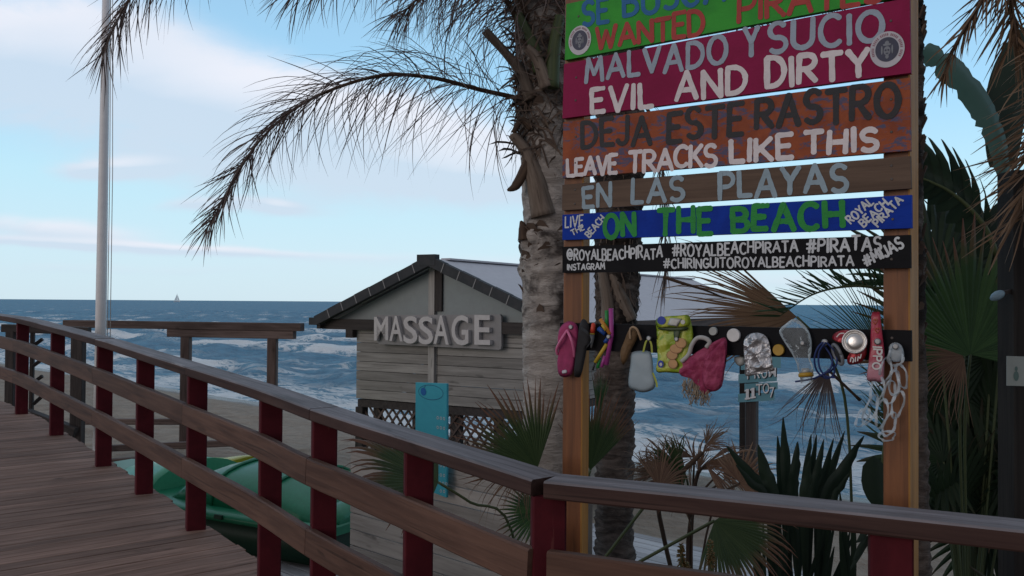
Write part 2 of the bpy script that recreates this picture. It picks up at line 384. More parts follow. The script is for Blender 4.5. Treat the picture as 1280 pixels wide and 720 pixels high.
ff = t.m('ADD', t.m('MULTIPLY', fo, 1.0), t.m('ADD', t.m('MULTIPLY', t.m('SUBTRACT', d1, .5), 1.5), t.m('MULTIPLY', t.m('SUBTRACT', d2, .5), 1.5)))
fm = t.m('MAXIMUM', t.m('MULTIPLY', t.sstep(ff, .44, .80), t.sstep(fo, .02, .25)), t.m('MULTIPLY', lace, t.m('MULTIPLY', t.sstep(fo, .01, .35), .8)))
wc = t.mix(t.sstep(d3, .3, .7), (.014, .118, .215), (.030, .170, .285))
wc = t.mix(t.m('MULTIPLY', t.sstep(d1, .40, .60), .75), wc, (.008, .068, .140))  # dark and light ripple streaks mixed into the colour, standing in for reflections
wc = t.mix(t.m('MULTIPLY', t.sstep(d2, .56, .74), .55), wc, (.09, .21, .30))
wc = t.mix(t.m('MULTIPLY', fo, .35), wc, (.12, .27, .33))
t.put(b.inputs['Base Color'], t.mix(fm, wc, (.74, .77, .79)))
t.put(b.inputs['Roughness'], t.m('ADD', .16, t.m('MULTIPLY', fm, .6))); t.put(b.inputs['Specular IOR Level'], t.m('SUBTRACT', .15, t.m('MULTIPLY', fm, .1)))
hh = t.m('ADD', t.m('MULTIPLY', d1, 1.0), t.m('MULTIPLY', d2, .35)); nb = t.bump(hh, .8, .5)
colr = t.mix(fm, wc, (.74, .77, .79)); df = t.new('ShaderNodeBsdfDiffuse'); t.put(df.inputs[0], colr); t.put(df.inputs['Normal'], nb)
gl = t.new('ShaderNodeBsdfGlossy'); gl.inputs['Roughness'].default_value = .22; t.put(gl.inputs['Normal'], nb); t.put(gl.inputs[0], (.8, .92, 1.0))
mx = t.new('ShaderNodeMixShader'); t.put(mx.inputs[0], t.m('SUBTRACT', .17, t.m('MULTIPLY', fm, .14))); t.l.new(df.outputs[0], mx.inputs[1]); t.l.new(gl.outputs[0], mx.inputs[2])
t.l.new(mx.outputs[0], [n for n in t.n if n.type == 'OUTPUT_MATERIAL'][0].inputs[0])
tag(grid_obj('sea', np.stack([X, Y, h], -1), len(rad), len(ang), m_sea, {'foam': foam}), None, None, kind='structure')

# ------------------------------------------------------------------ boardwalk and railings
# post: pixel x, depth Y, drop of deck below the eye
RP = [(-95, 11.4, 1.075), (-28, 10.2, 1.115), (29, 8.95, 1.150), (73, 7.9, 1.200), (132, 6.78, 1.260), (183, 6.05, 1.308), (248, 5.31, 1.358), (340, 4.53, 1.412), (407, 4.036, 1.447), (525, 3.464, 1.489), (687, 2.9, 1.532)]
posts = []
for px, Yd, dr in RP:
    p = at(px, 380, Yd); posts.append(V((p.x, Yd, EYE-dr)))
c2 = at(1113, 650, 2.47); c3 = at(1290, 660, 2.27)
side2 = (V((c2.x, c2.y, 0))-V((posts[-1].x, posts[-1].y, 0))).normalized()
posts2 = [posts[-1]+side2*0, V((c2.x, c2.y, EYE-1.535)), V((c2.x, c2.y, EYE-1.54))+side2*1.0]
H_CAP = .965
def rail_line(P, dz, off):
    """line along posts P, dz above the deck, pushed off metres towards the walkway"""
    out = []
    for i, p in enumerate(P):
        d = (P[min(i+1, len(P)-1)]-P[max(i-1, 0)]); d.z = 0; d.normalize(); nrm = V((-d.y, d.x, 0))
        if nrm.dot(V((0, 0, 0))-V((p.x, p.y, 0))) < 0: nrm = -nrm
        out.append(p+nrm*off+V((0, 0, dz)))
    return out
def smooth(P, n=6):
    out = []
    for i in range(len(P)-1):
        a = P[max(i-1, 0)]; b_ = P[i]; c_ = P[i+1]; d_ = P[min(i+2, len(P)-1)]
        for k in range(n):
            q = k/n; out.append(.5*((2*b_)+(c_-a)*q+(2*a-5*b_+4*c_-d_)*q*q+(3*b_-a-3*c_+d_)*q**3))
    out.append(P[-1]); return out
def plank_along(mb, P, w, h, r=None, topmat=False):
    """swept rectangular rail along P (w horizontal, h vertical), slightly chamfered"""
    r = R.random() if r is None else r; L = 0; rings = []; off = R.random()*40; bv = .006
    sec = [(-w/2, -h/2+bv), (-w/2, h/2-bv), (-w/2+bv, h/2), (w/2-bv, h/2), (w/2, h/2-bv), (w/2, -h/2+bv), (w/2-bv, -h/2), (-w/2+bv, -h/2)]
    for i, p in enumerate(P):
        d = P[min(i+1, len(P)-1)]-P[max(i-1, 0)]; d.normalize(); y = V((-d.y, d.x, 0)).normalized(); z = d.cross(y); z = z if z.z > 0 else -z
        if i: L += (P[i]-P[i-1]).length
        wob = V((0, 0, mnoise.noise(V((L*2.2, off, 0)))*.003))
        rings.append([mb.addv(p+y*a+z*b_+wob, (L+off, a+off*.3, b_), r) for a, b_ in sec])
    for i in range(len(P)-1):
        for q in range(8):
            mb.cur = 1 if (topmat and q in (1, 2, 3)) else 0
            mb.face((rings[i][q], rings[i][(q+1) % 8], rings[i+1][(q+1) % 8], rings[i+1][q]))
    mb.cur = 0; mb.face(rings[0][::-1]); mb.face(rings[-1])
def make_railing(P, label, skip_first_post, capjoint):
    root = thing('railing', label, 'railing', P[len(P)//2])
    for i, p in enumerate(P):
        if i == 0 and skip_first_post: continue
        y = V((p.x, p.y, 0)).normalized(); d = V((y.y, -y.x, 0)); d = (d*.995+y*.10).normalized(); y = V((-d.y, d.x, 0))
        mb = MB(); mb.box(p+V((0, 0, (H_CAP-.055-.9)/2)), V((0, 0, (H_CAP-.055+.9)/2)), d*.055, y*.045, None, .006); mb.build('post', m_red, root)
    for dz, hh, ww, off, nm, mat in ((H_CAP-.0275, .055, .15, .0, 'cap_rail', m_cap), (.685, .125, .04, .069, 'middle_rail', m_rail), (.37, .125, .04, .069, 'lower_rail', m_rail)):
        L = rail_line(P, dz, off)
        if capjoint and nm == 'cap_rail': L[0] = L[0]+(L[1]-L[0]).normalized()*.012
        if capjoint and nm != 'cap_rail': L[0] = L[0]+(L[1]-L[0]).normalized()*.03
        P_ = smooth(L); cuts = [0]+[6*k for k in range(2, len(L)-1, 2)]+[len(P_)-1]
        if cuts[-1]-cuts[-2] < 9 and len(cuts) > 2: cuts.pop(-2)
        for a_, z_ in zip(cuts[:-1], cuts[1:]):            # one board after another, butted at every second post
            Q = [p_.copy() for p_ in P_[a_:z_+1]]; Q[0] = Q[0]+(Q[1]-Q[0]).normalized()*.0015; Q[-1] = Q[-1]+(Q[-2]-Q[-1]).normalized()*.0015
            mb = MB(); plank_along(mb, Q, ww, hh+R.uniform(-.002, .002), R.uniform(.25, .75), nm == 'cap_rail'); o = mb.build(nm, [m_capside, m_cap] if nm == 'cap_rail' else mat, root)
    return root
make_railing(posts, 'long curved dark red and brown railing running from the left edge to the corner', False, False)
make_railing(posts2, 'short railing section crossing in front of the painted sign at lower right', True, True)
# deck
mb = MB()
PS = smooth(posts, 24)
w_ = .1
S = [0]
for i in range(1, len(PS)): S.append(S[-1]+(PS[i]-PS[i-1]).length)
def pos_at(sv):
    if sv <= 0: return PS[0]+(PS[0]-PS[1]).normalized()*(-sv)
    for i in range(1, len(PS)):
        if S[i] >= sv: q = (sv-S[i-1])/(S[i]-S[i-1]); return PS[i-1].lerp(PS[i], q)
    d = (PS[-1]-PS[-8]).normalized(); d = V((d.x, d.y, 0)).normalized(); return PS[-1]+d*(sv-S[-1])
sv = -1.5
while sv < S[-1]+3.2:
    w_ = R.uniform(.085, .125); sv += w_/2
    p = pos_at(sv); q = pos_at(sv+.02); d = (q-p).normalized(); y = V((-d.y, d.x, 0)).normalized()
    y = y if y.dot(V((0, 0, 0))-V((p.x, p.y, 0))) > 0 else -y
    e0 = .085+R.uniform(-.012, .012)
    if sv > S[-1]-.02: e0 = .0
    a0 = p-y*e0; a1 = p+y*3.1; z = d.cross(y); z = z if z.z > 0 else -z
    if sv > S[-1]-.02:      # beyond the corner the deck stops at the second railing
        n2 = V((-side2.y, side2.x, 0)); n2 = n2 if n2.y > 0 else -n2
        a0 = p-y*max(0.0, (.07-(p-posts[-1]).dot(n2))/max(.2, -(y.dot(n2))))
    mb.box((a0+a1)/2-V((0, 0, .016+R.uniform(0, .002))), (a1-a0)/2, d*(w_/2-.0018), z*.016, None, .002)
    sv += w_/2
for o_ in (.12, 1.5, 2.9):
    L = []
    for k in range(24):
        sv = -1.0+k*(S[-1]+1.6)/23; p = pos_at(sv); q = pos_at(sv+.05); d = (q-p).normalized(); y = V((-d.y, d.x, 0)).normalized(); y = y if y.dot(-V((p.x, p.y, 0))) > 0 else -y
        L.append(p+y*o_-V((0, 0, .13)))
    plank_along(mb, L, .07, .18, .2)
tag(mb.build('boardwalk', m_deck), None, None, kind='structure')

# ------------------------------------------------------------------ wooden path on the sand and plank fence
def npos(n, tt): return V((NS[0]*n+TS[0]*tt, NS[1]*n+TS[1]*tt, 0))
pth = at_z(788, 664, 1.80); ne = NS[0]*pth.x+NS[1]*pth.y
mb = MB(); t0 = TS[0]*pth.x+TS[1]*pth.y
for k in range(24):
    n_ = ne-.07-k*.145
    mb.box(npos(n_, t0-1.3)+V((0, 0, 1.775)), V((TS[0], TS[1], 0))*4.2, V((NS[0], NS[1], 0))*.067, V((0, 0, .022)), None, .005)
tag(mb.build('wooden_path', m_pale), None, None, kind='structure')
# fence: left end seen at px 442
nf = 4.5
def fence_pt(px):
    d = ray(px, 380); k = nf/(NS[0]*d.x+NS[1]*d.y); return V((d.x*k, d.y*k, 0))
fa, fb = fence_pt(442), fence_pt(735)
fd = (fb-fa).normalized(); fn = V((NS[0], NS[1], 0)); ftop = at(580, 587, fence_pt(580).y).z; fg = min(gz(fa.x, fa.y), gz(fb.x, fb.y))
root = thing('plank_fence', 'low grey plank fence behind the railing below the massage hut', 'fence', V((fa.x, fa.y, fg)))
nrow = int((ftop-fg)/.135); mb = MB(); Lf = (fb-fa).length
for k in range(nrow+1):
    z = ftop-.065-k*.135
    mb.box((fa+fb)/2+V((0, 0, z)), fd*(Lf/2), fn*.012, V((0, 0, .064)), None, .003)
mb.build('plank_panel', m_fence, root)
for q in (.02, .34, .67, .98):
    p = fa.lerp(fb, q); mb = MB(); mb.beam(p+fn*.053+V((0, 0, fg-.3)), p+fn*.053+V((0, 0, ftop-.02)), .08, .08, V((0, 1, 0))); mb.build('post', m_grey, root)

# ------------------------------------------------------------------ pergola frame on the sand, gate, flagpole
def stand(px, Yd):
    p = at(px, 380, Yd); return V((p.x, Yd, gz(p.x, Yd)))
root = thing('pergola_frame', 'bare brown timber pergola frame on the sand behind the white flagpole', 'pergola', stand(232, 15))
za = at(378, 408, 14.5).z
A_ = at(82, 405.5, 15.6); B_ = at(378, 408, 14.5); A_.z = B_.z = (A_.z+B_.z)/2
def pbeam(nm, a, b_, w, h, mat=m_perg, up=V((0, 0, 1))):
    mb = MB(); mb.beam(a, b_, w, h, up, None, .008); return mb.build(nm, mat, root)
pbeam('top_beam', A_, B_, .14, .13)
C_ = at(214, 416, 15.0); D_ = at(368, 416.5, 14.5); C_ = A_.lerp(B_, .455); D_ = A_.lerp(B_, .97); C_.z = D_.z = A_.z-.065-.066
pbeam('lower_beam', C_, D_, .12, .13)
for px, Yd in ((233.5, 15.0), (341.5, 14.62)):
    p = stand(px, Yd); qy = A_.y+(B_.y-A_.y)*(p.x-A_.x)/(B_.x-A_.x); p = V((p.x*qy/p.y, qy, p.z)); pbeam('post', p-V((0, 0, .4)), V((p.x, p.y, C_.z-.066)), .15, .15, m_perg, V((0, 1, 0)))
for (x0, y0, Y0, x1, y1, Y1) in ((96, 527, 15.4, 245, 527, 15.0), (120, 561, 14.2, 330, 552, 13.7), (120, 579, 12.9, 210, 573, 12.9)):
    pbeam('ground_rail', at(x0, y0, Y0), at(x1, y1, Y1), .1, .1)
root = thing('gate_frame', 'dark timber gate frame with slanted arms behind the far end of the railing', 'gate', stand(42, 14.0))
for px, Yd, w in ((15.5, 13.6, .13), (99, 13.6, .18)):
    p = stand(px, Yd); tp = at(px, 414, Yd); pbeam('post', p-V((0, 0, .3)), V((p.x, p.y, tp.z)), w, .14, m_dark, V((0, 1, 0)))
pbeam('top_beam', at(4, 410, 13.6), at(112, 414, 13.6), .12, .12, m_dark)
p = stand(41, 13.9); pbeam('thin_post', p-V((0, 0, .3)), at(41, 412, 13.9), .06, .06, m_dark, V((0, 1, 0)))
for yb, yt in ((432, 425), (457, 450), (478, 471), (505, 496)):
    pbeam('arm', at(42, yb, 13.85), at(53, yt-1, 13.85), .05, .05, m_dark)
pbeam('sill_beam', at(34, 517, 13.7), at(96, 540, 13.5), .14, .14, m_dark)
root = thing('flagpole', 'tall white flagpole with halyard lines standing on the beach', 'flagpole', stand(126, 14))
p = stand(126, 14); tp = at(130.5, 0, 14); q = 1.55
top_ = p+(tp-p)*1.25; top_.x = p.x+.02; top_.y = p.y
mb = MB(); mb.tube([p-V((0, 0, .5)), p.lerp(top_, .33), p.lerp(top_, .66), top_], [.088, .08, .066, .055], 20); mb.build('pole', m_white, root)
mb = MB(); mb.tube([p-V((0, 0, .02)), p+V((0, 0, .12))], [.16, .14], 20); mb.build('base_collar', m_white, root)
mb = MB()
for dx_ in (.12, .165): mb.tube([p+V((dx_, -.02, 1.0)), p.lerp(top_, .5)+V((dx_-.01, -.02, 0)), top_+V((dx_*.5, -.02, -.1))], .006, 5)
mb.build('halyard', m_rope, root)
mb = MB(); mb.beam(p+V((.07, -.02, 1.0)), p+V((.17, -.02, 1.0)), .03, .03); mb.build('cleat', m_dark, root)
mb = MB(); mb.tube([top_+V((0, 0, k*.02)) for k in range(6)], [.05, .075, .085, .085, .07, .03], 14); mb.build('finial', m_white, root)

# ------------------------------------------------------------------ sailing boat far out
m_sail, t, b = newmat('sail_cloth'); b.inputs['Base Color'].default_value = (.8, .8, .78, 1); tr = t.new('ShaderNodeBsdfTranslucent'); tr.inputs[0].default_value = (.8, .8, .78, 1); mx = t.new('ShaderNodeMixShader'); mx.inputs[0].default_value = .5; t.l.new(b.outputs[0], mx.inputs[1]); t.l.new(tr.outputs[0], mx.inputs[2]); t.l.new(mx.outputs[0], [n for n in t.n if n.type == 'OUTPUT_MATERIAL'][0].inputs[0])
p = at(221, 376.4, 2300); p.z = 0; root = thing('sailboat', 'tiny white sailing boat on the horizon', 'sailboat', p)
mb = MB(); hull = [(-8, 0, 1.4), (-7.4, 0, -.3), (6, 0, -.3), (9, 0, 1.8)]
for sg in (1, -1): mb.v += []
secs = [(-8, .9, 1.3), (-4, 1.8, 1.3), (1, 2.0, 1.4), (5, 1.3, 1.6), (8.6, .1, 1.9)]
ring = [[mb.addv(p+V((x, -w, z))), mb.addv(p+V((x, -w*.5, -.3))), mb.addv(p+V((x, w*.5, -.3))), mb.addv(p+V((x, w, z)))] for x, w, z in secs]
for i in range(4):
    for k in range(3): mb.face((ring[i][k], ring[i][k+1], ring[i+1][k+1], ring[i+1][k]))
    mb.face((ring[i][3], ring[i][0], ring[i+1][0], ring[i+1][3]))
mb.face(ring[0]); mb.build('hull', m_white, root)
mb = MB(); mb.tube([p+V((1, 0, 1)), p+V((1, 0, 22))], [.14, .08], 6); mb.build('mast', m_white, root)
for nm, tri in (('mainsail', [V((.8, 0, 2.6)), V((-7.5, .9, 2.8)), V((.9, .1, 21.5))]), ('jib', [V((8.2, 0, 2.2)), V((1.6, .9, 2.6)), V((1.3, .2, 19))])):
    mb = MB(); n = 8; rows = []
    for i in range(n+1):
        a = tri[0].lerp(tri[2], i/n); c_ = tri[1].lerp(tri[2], i/n); rows.append([mb.addv(p+a.lerp(c_, j/4)+V((0, .6*math.sin(math.pi*j/4)*(1-i/n), 0))) for j in range(5)])
    for i in range(n):
        for j in range(4): mb.face((rows[i][j], rows[i][j+1], rows[i+1][j+1], rows[i+1][j]), True)
    mb.build(nm, m_sail, root)
# ------------------------------------------------------------------ massage hut
HA = V((.86, -.51, 0)).normalized(); HB = V((.51, .86, 0)).normalized(); ZUP = V((0, 0, 1))
hp0 = at(447, 380, 12.0); hp0 = V((hp0.x, 12.0, 0))
def hpx(px, py): return on_plane(px, py, hp0, HB)          # point on the hut's front wall plane
def ht(px): return (hpx(px, 380)-hp0).dot(HA)
def H(tt, d, z): return hp0+HA*tt+HB*d+V((0, 0, z))
HW = 2*ht(548); HC = HW/2
z_ridge = hpx(548, 324).z; z_eave = hpx(413, 396).z-.02; z_floor = hpx(450, 498).z; z_plate = hpx(447, 416).z
slope = (z_ridge-z_eave)/(HC-ht(411)); OV = HC-ht(411); LEN = 9.6; RM = 2.3
hut = thing('massage_hut', 'grey plank massage hut with a pale gabled roof and dark eaves beside the palm trunk', 'hut', H(HC, 0, gz(hp0.x, hp0.y)))
ground = gz(hp0.x, hp0.y)
# plank walls
mb = MB(); rowh = .1255; nrow = int((z_plate-z_floor)/rowh)+1
for k in range(nrow):
    z = z_floor+rowh*(k+.5)
    mb.box(H(HC-HC/2, .0, z), HA*(HC/2-.004), HB*.014, ZUP*(rowh/2-.0035)); mb.box(H(HC+HC/2, .0, z), HA*(HC/2-.004), HB*.014, ZUP*(rowh/2-.0035))
mb.build('front_wall', m_grey, hut)
for tt, nm in ((0.02, 'side_wall'), (HW-.02, 'side_wall')):
    mb = MB()
    for k in range(nrow): mb.box(H(tt, RM/2+.02, z_floor+rowh*(k+.5)), HB*(RM/2-.02), HA*.014, ZUP*(rowh/2-.0035))
    mb.build(nm, m_grey, hut)
mb = MB()
for k in range(nrow): mb.box(H(HC, RM+.02, z_floor+rowh*(k+.5)), HA*(HC-.05), HB*.014, ZUP*(rowh/2-.0035))
mb.build('back_wall', m_grey, hut)
mb = MB(); mb.box(H(HC, RM/2, z_floor-.06), HB*(RM/2), HA*(HC-.02), ZUP*.05); mb.build('floor', m_dark, hut)
# batten, plates, gable panel
bt = ht(542.5)
mb = MB(); mb.box(H(bt, -.036, (z_floor+.2+hpx(542, 330).z)/2), ZUP*((hpx(542, 340).z-z_floor-.1)/2), HA*.045, HB*.022); mb.build('batten', m_grey, hut)
mb = MB(); mb.box(H(bt+.10, -.028, (z_eave+z_ridge)/2+.02), ZUP*((z_ridge-z_eave)/2-.10), HA*.05, HB*.02); mb.build('king_post', m_dark, hut)
gp = [H(HC-OV+.14, -.012, z_eave-.02), H(HC+OV-.14, -.012, z_eave-.02), H(HC, -.012, z_ridge-.10)]
mb = MB(); mb.prism(gp, HB*.024); mb.build('gable_panel', m_gable, hut)
mb = MB(); mb.box(H(HC, -.07, z_eave-.075), HA*(OV+.02), HB*.035, ZUP*.07); mb.build('tie_beam', m_dark, hut)
for tt in (-.06, HW+.06):
    mb = MB(); mb.box(H(tt, LEN/2-.1, z_eave-.20), HB*(LEN/2), HA*.06, ZUP*.055); mb.build('wall_plate', m_dark, hut)
mb = MB(); mb.box(H(HC, .03, z_plate+.05), HA*HC, HB*.03, ZUP*.035); mb.build('top_rail', m_perg, hut)
for q in (1.2, 3.4, 5.8, 8.9):
    mb = MB(); mb.box(H(HC, q, z_eave-.11), HA*(OV-.08), HB*.05, ZUP*.05); mb.build('cross_beam', m_dark, hut)
# roof slabs
for sg in (-1, 1):
    e0 = H(HC+sg*(OV+.04), -.16, z_eave-.0); r0 = H(HC, -.16, z_ridge); th = .055
    nrm = (HB.cross(r0-e0)); nrm = nrm if nrm.z > 0 else -nrm; nrm.normalize()
    mb = MB(); a, b_, c_, d_ = e0, r0-nrm*0, r0+HB*(LEN+.16), e0+HB*(LEN+.16)
    ids = [mb.addv(x) for x in (a, b_, c_, d_)]+[mb.addv(x-nrm*th) for x in (a, b_, c_, d_)]
    for q in ((0, 1, 2, 3), (7, 6, 5, 4), (0, 4, 5, 1), (1, 5, 6, 2), (2, 6, 7, 3), (3, 7, 4, 0)): mb.face([ids[k] for k in q])
    roof = mb.build('roof', m_roof, hut)
    mb = MB(); n = 8            # dark verge shingles along the front edge
    for k in range(n):
        p = e0.lerp(r0, (k+.5)/n); x = (r0-e0)/n/2*1.04
        mb.box(p-HB*.03-nrm*.03+nrm*(.004*(k % 2)), x, HB*.045, nrm*.062+ZUP*0)
    mb.build('verge_shingles', m_tile, roof)
    mb = MB()                   # pale joints of the verge
    for k in range(1, n): mb.box(e0.lerp(r0, k/n)-HB*.077-nrm*.03, (r0-e0).normalized()*.006, HB*.003, nrm*.06)
    mb.build('verge_joints', m_signgrey, roof)
    mb = MB(); mb.box(H(HC+sg*(OV+.02), LEN/2-.08, z_eave-.07), HB*(LEN/2+.1), HA*.03, ZUP*.07); mb.build('eave_fascia', m_perg if sg > 0 else m_dark, hut)
    mb = MB(); mb.box(H(HC+sg*(OV+.06), -.16, z_eave-.04), HA*.10, HB*.06, ZUP*.05); mb.build('eave_end', m_tile, hut)
mb = MB(); mb.box(H(HC, LEN/2+.1, z_ridge+.008), HB*(LEN/2-.05), HA*.07, ZUP*.012); mb.build('ridge_strip', m_roof, hut)
mb = MB(); mb.box(H(HC-.03, -.19, z_ridge-.02), HA*.14, HB*.05, ZUP*.07); mb.build('ridge_cap', m_tile, hut)
# posts, lattice skirt
for tt, d in ((.05, .05), (HW-.05, .05), (.05, RM), (HW-.05, RM), (.05, 5.8), (.05, 8.9), (HW-.05, 9.15)):
    p = H(tt, d, 0); g_ = gz(p.x, p.y)-.5
    top = z_floor-.115 if d < RM-.1 else z_eave-.26
    mb = MB(); mb.box(V((p.x, p.y, (g_+top)/2)), ZUP*((top-g_)/2), HA*.06, HB*.06); mb.build('post', m_dark, hut)
mb = MB(); zt, zb = z_floor-.01, ground-.05
for k in range(-4, 30):
    x0 = k*.13
    for sg, dd in ((1, .0), (-1, .016)):
        a = H(x0, .03+dd, zb); e = H(x0+sg*(zt-zb)*.8, .03+dd, zt)
        ta = (a-hp0).dot(HA); te = (e-hp0).dot(HA)
        lo, hi = 0.04, HW-.04
        def cl(p_, q_):
            f = ((p_-hp0).dot(HA), (q_-hp0).dot(HA)); 
            if f[0] == f[1]: return p_
            if f[0] < lo: return p_.lerp(q_, min(1, (lo-f[0])/(f[1]-f[0])))
            if f[0] > hi: return p_.lerp(q_, min(1, (hi-f[0])/(f[1]-f[0])))
            return p_
        if max(ta, te) <= lo or min(ta, te) >= hi: continue
        a2, e2 = cl(a, e), cl(e, a)
        if (a2-e2).length > .05: mb.beam(a2, e2, .012, .028, HB.cross((e2-a2).normalized()))
mb.build('lattice_skirt', m_perg, hut)
for tt in (.3, .95, 1.6, 2.2):
    mb = MB(); mb.box(H(tt, .09, (z_floor-.12+ground-.3)/2), ZUP*((z_floor-.12-ground+.3)/2), HA*.05, HB*.04); mb.build('stud', m_dark, hut)

# ------------------------------------------------------------------ text: extruded letters and brush painted letters
def arc(cx, cy, rx, ry, a0, a1, n=12): return [(cx+rx*math.cos(math.radians(a0+(a1-a0)*i/n)), cy+ry*math.sin(math.radians(a0+(a1-a0)*i/n))) for i in range(n+1)]
GL = {
 'A': (.78, [[(0, 0), (.39, 1)], [(.39, 1), (.78, 0)], [(.15, .34), (.63, .34)]]),
 'B': (.6, [[(0, 0), (0, 1)], [(0, 1), (.28, 1)]+arc(.28, .76, .27, .24, 90, -90)+[(0, .52)], [(.0, .52), (.3, .52)]+arc(.3, .26, .3, .26, 90, -90)+[(0, 0)]]),
 'C': (.66, [arc(.38, .5, .38, .5, 50, 310, 18)]),
 'D': (.66, [[(0, 0), (0, 1)], [(0, 1), (.2, 1)]+arc(.2, .5, .46, .5, 90, -90, 16)+[(0, 0)]]),
 'E': (.52, [[(0, 0), (0, 1)], [(0, 1), (.52, 1)], [(0, .52), (.42, .52)], [(0, 0), (.52, 0)]]),
 'G': (.7, [arc(.38, .5, .38, .5, 50, 330, 18), [(.42, .42), (.72, .42)], [(.72, .42), (.72, .12)]]),
 'H': (.64, [[(0, 0), (0, 1)], [(.64, 0), (.64, 1)], [(0, .5), (.64, .5)]]),
 'I': (.04, [[(.02, 0), (.02, 1)]]),
 'J': (.42, [[(.42, 1), (.42, .25)]+arc(.2, .22, .22, .22, 0, -160, 9)]),
 'K': (.6, [[(0, 0), (0, 1)], [(.56, 1), (.04, .42)], [(.18, .55), (.6, 0)]]),
 'L': (.48, [[(0, 1), (0, 0)], [(0, 0), (.48, 0)]]),
 'M': (.82, [[(0, 0), (.1, 1)], [(.1, 1), (.41, .3)], [(.41, .3), (.72, 1)], [(.72, 1), (.82, 0)]]),
 'N': (.66, [[(0, 0), (0, 1)], [(0, 1), (.66, 0)], [(.66, 0), (.66, 1)]]),
 'O': (.76, [arc(.38, .5, .38, .5, 90, 450, 24)]),
 'P': (.58, [[(0, 0), (0, 1)], [(0, 1), (.28, 1)]+arc(.28, .73, .3, .27, 90, -90)+[(0, .46)]]),
 'Q': (.76, [arc(.38, .5, .38, .5, 90, 450, 24), [(.45, .25), (.78, -.08)]]),
 'R': (.62, [[(0, 0), (0, 1)], [(0, 1), (.28, 1)]+arc(.28, .74, .3, .26, 90, -90)+[(0, .48)], [(.22, .48), (.62, 0)]]),
 'S': (.56, [arc(.29, .745, .27, .255, 35, 270, 12)[:-1]+arc(.28, .25, .29, .25, 90, -140, 12)]),
 'T': (.66, [[(0, 1), (.66, 1)], [(.33, 1), (.33, 0)]]),
 'U': (.66, [[(0, 1), (0, .34)]+arc(.33, .33, .33, .33, 180, 360, 14)+[(.66, 1)]]),
 'V': (.7, [[(0, 1), (.35, 0)], [(.35, 0), (.7, 1)]]),
 'W': (.98, [[(0, 1), (.24, 0)], [(.24, 0), (.49, .8)], [(.49, .8), (.74, 0)], [(.74, 0), (.98, 1)]]),
 'Y': (.68, [[(0, 1), (.34, .48)], [(.68, 1), (.34, .48)], [(.34, .48), (.34, 0)]]),
 '#': (.8, [[(.18, 0), (.34, 1)], [(.5, 0), (.66, 1)], [(0, .68), (.8, .68)], [(0, .32), (.8, .32)]]),
 '@': (.95, [arc(.46, .5, .17, .2, 40, 400, 14), [(.62, .7), (.66, .36)]+arc(.78, .42, .12, .12, 200, 360, 5)+arc(.48, .5, .44, .5, 10, 310, 18)]),
 ' ': (.35, []), '1': (.2, [[(0, .8), (.2, 1)], [(.2, 1), (.2, 0)]]), '7': (.5, [[(0, 1), (.5, 1)], [(.5, 1), (.2, 0)]]),
}
def stroke(mb, pts, hw, nrm, lift, th):
    """one brush stroke: flat ribbon with round ends, th proud of the board"""
    n = len(pts)
    closed = (pts[0]-pts[-1]).length < hw*.2
    L = []; Rr = []
    for i in range(n):
        a = pts[max(i-1, 0)]; b_ = pts[min(i+1, n-1)]
        if closed and i in (0, n-1): a, b_ = pts[-2], pts[1]
        d = (b_-a).normalized(); s_ = nrm.cross(d); w = hw*(1+mnoise.noise(pts[i]*60)*.22+mnoise.noise(pts[i]*170)*.14)
        L.append(pts[i]+s_*w); Rr.append(pts[i]-s_*w)
    poly = L[:]
    if not closed:
        d = (pts[-1]-pts[-2]).normalized(); s_ = nrm.cross(d)
        poly += [pts[-1]+(s_*math.cos(q)+d*math.sin(q)*.8)*hw for q in [math.pi*k/6 for k in range(1, 6)]]
    back = Rr[::-1]
    d0 = (pts[0]-pts[1]).normalized(); s0 = nrm.cross(d0)
    cap0 = [pts[0]+(s0*math.cos(q)+d0*math.sin(q)*.8)*hw for q in [math.pi*k/6 for k in range(1, 6)]] if not closed else []
    o = nrm*lift
    li = [mb.addv(p+o) for p in L]; ri = [mb.addv(p+o) for p in Rr]
    for i in range(n-1): mb.face((ri[i], ri[i+1], li[i+1], li[i]))
    if not closed:
        e = [mb.addv(p+o) for p in poly[n:]]; mb.face([ri[-1]]+e[::-1]+[li[-1]]) if False else mb.face([li[-1]]+[ri[-1]]+e[::-1])
        c_ = [mb.addv(p+o) for p in cap0]; mb.face([ri[0], li[0]]+c_[::-1])
LIFT = [0.0]
def painted(mb, txt, quad, hw, nrm, jit=.05, spacing=.26, narrow=1.0):
    """letters laid into the board-plane quad (bl, br, tr, tl)"""
    bl, br, tr, tl = quad
    W_ = []; x = 0
    for ch in txt:
        w = GL[ch][0]*narrow; W_.append((x, w)); x += w+spacing
    tot = x-spacing
    for ch, (x0, w) in zip(txt, W_):
        jy = R.uniform(-jit, jit); js = R.uniform(1-jit, 1+jit); sh = R.uniform(-jit, jit)
        for st in GL[ch][1]:
            pts = []
            P2 = list(st)
            if len(P2) == 2: P2 = [(P2[0][0]+(P2[1][0]-P2[0][0])*k_/6, P2[0][1]+(P2[1][1]-P2[0][1])*k_/6) for k_ in range(7)]
            for (a, c_) in P2:
                uu = (x0+a*narrow+(c_-.5)*sh*.6)/tot; vv = jy+c_*js
                pts.append((bl.lerp(br, uu)).lerp(tl.lerp(tr, uu), vv))
            LIFT[0] = (LIFT[0]+.00013) % .0011
            stroke(mb, pts, hw, nrm, .0010+LIFT[0], 0)
FONT = {}
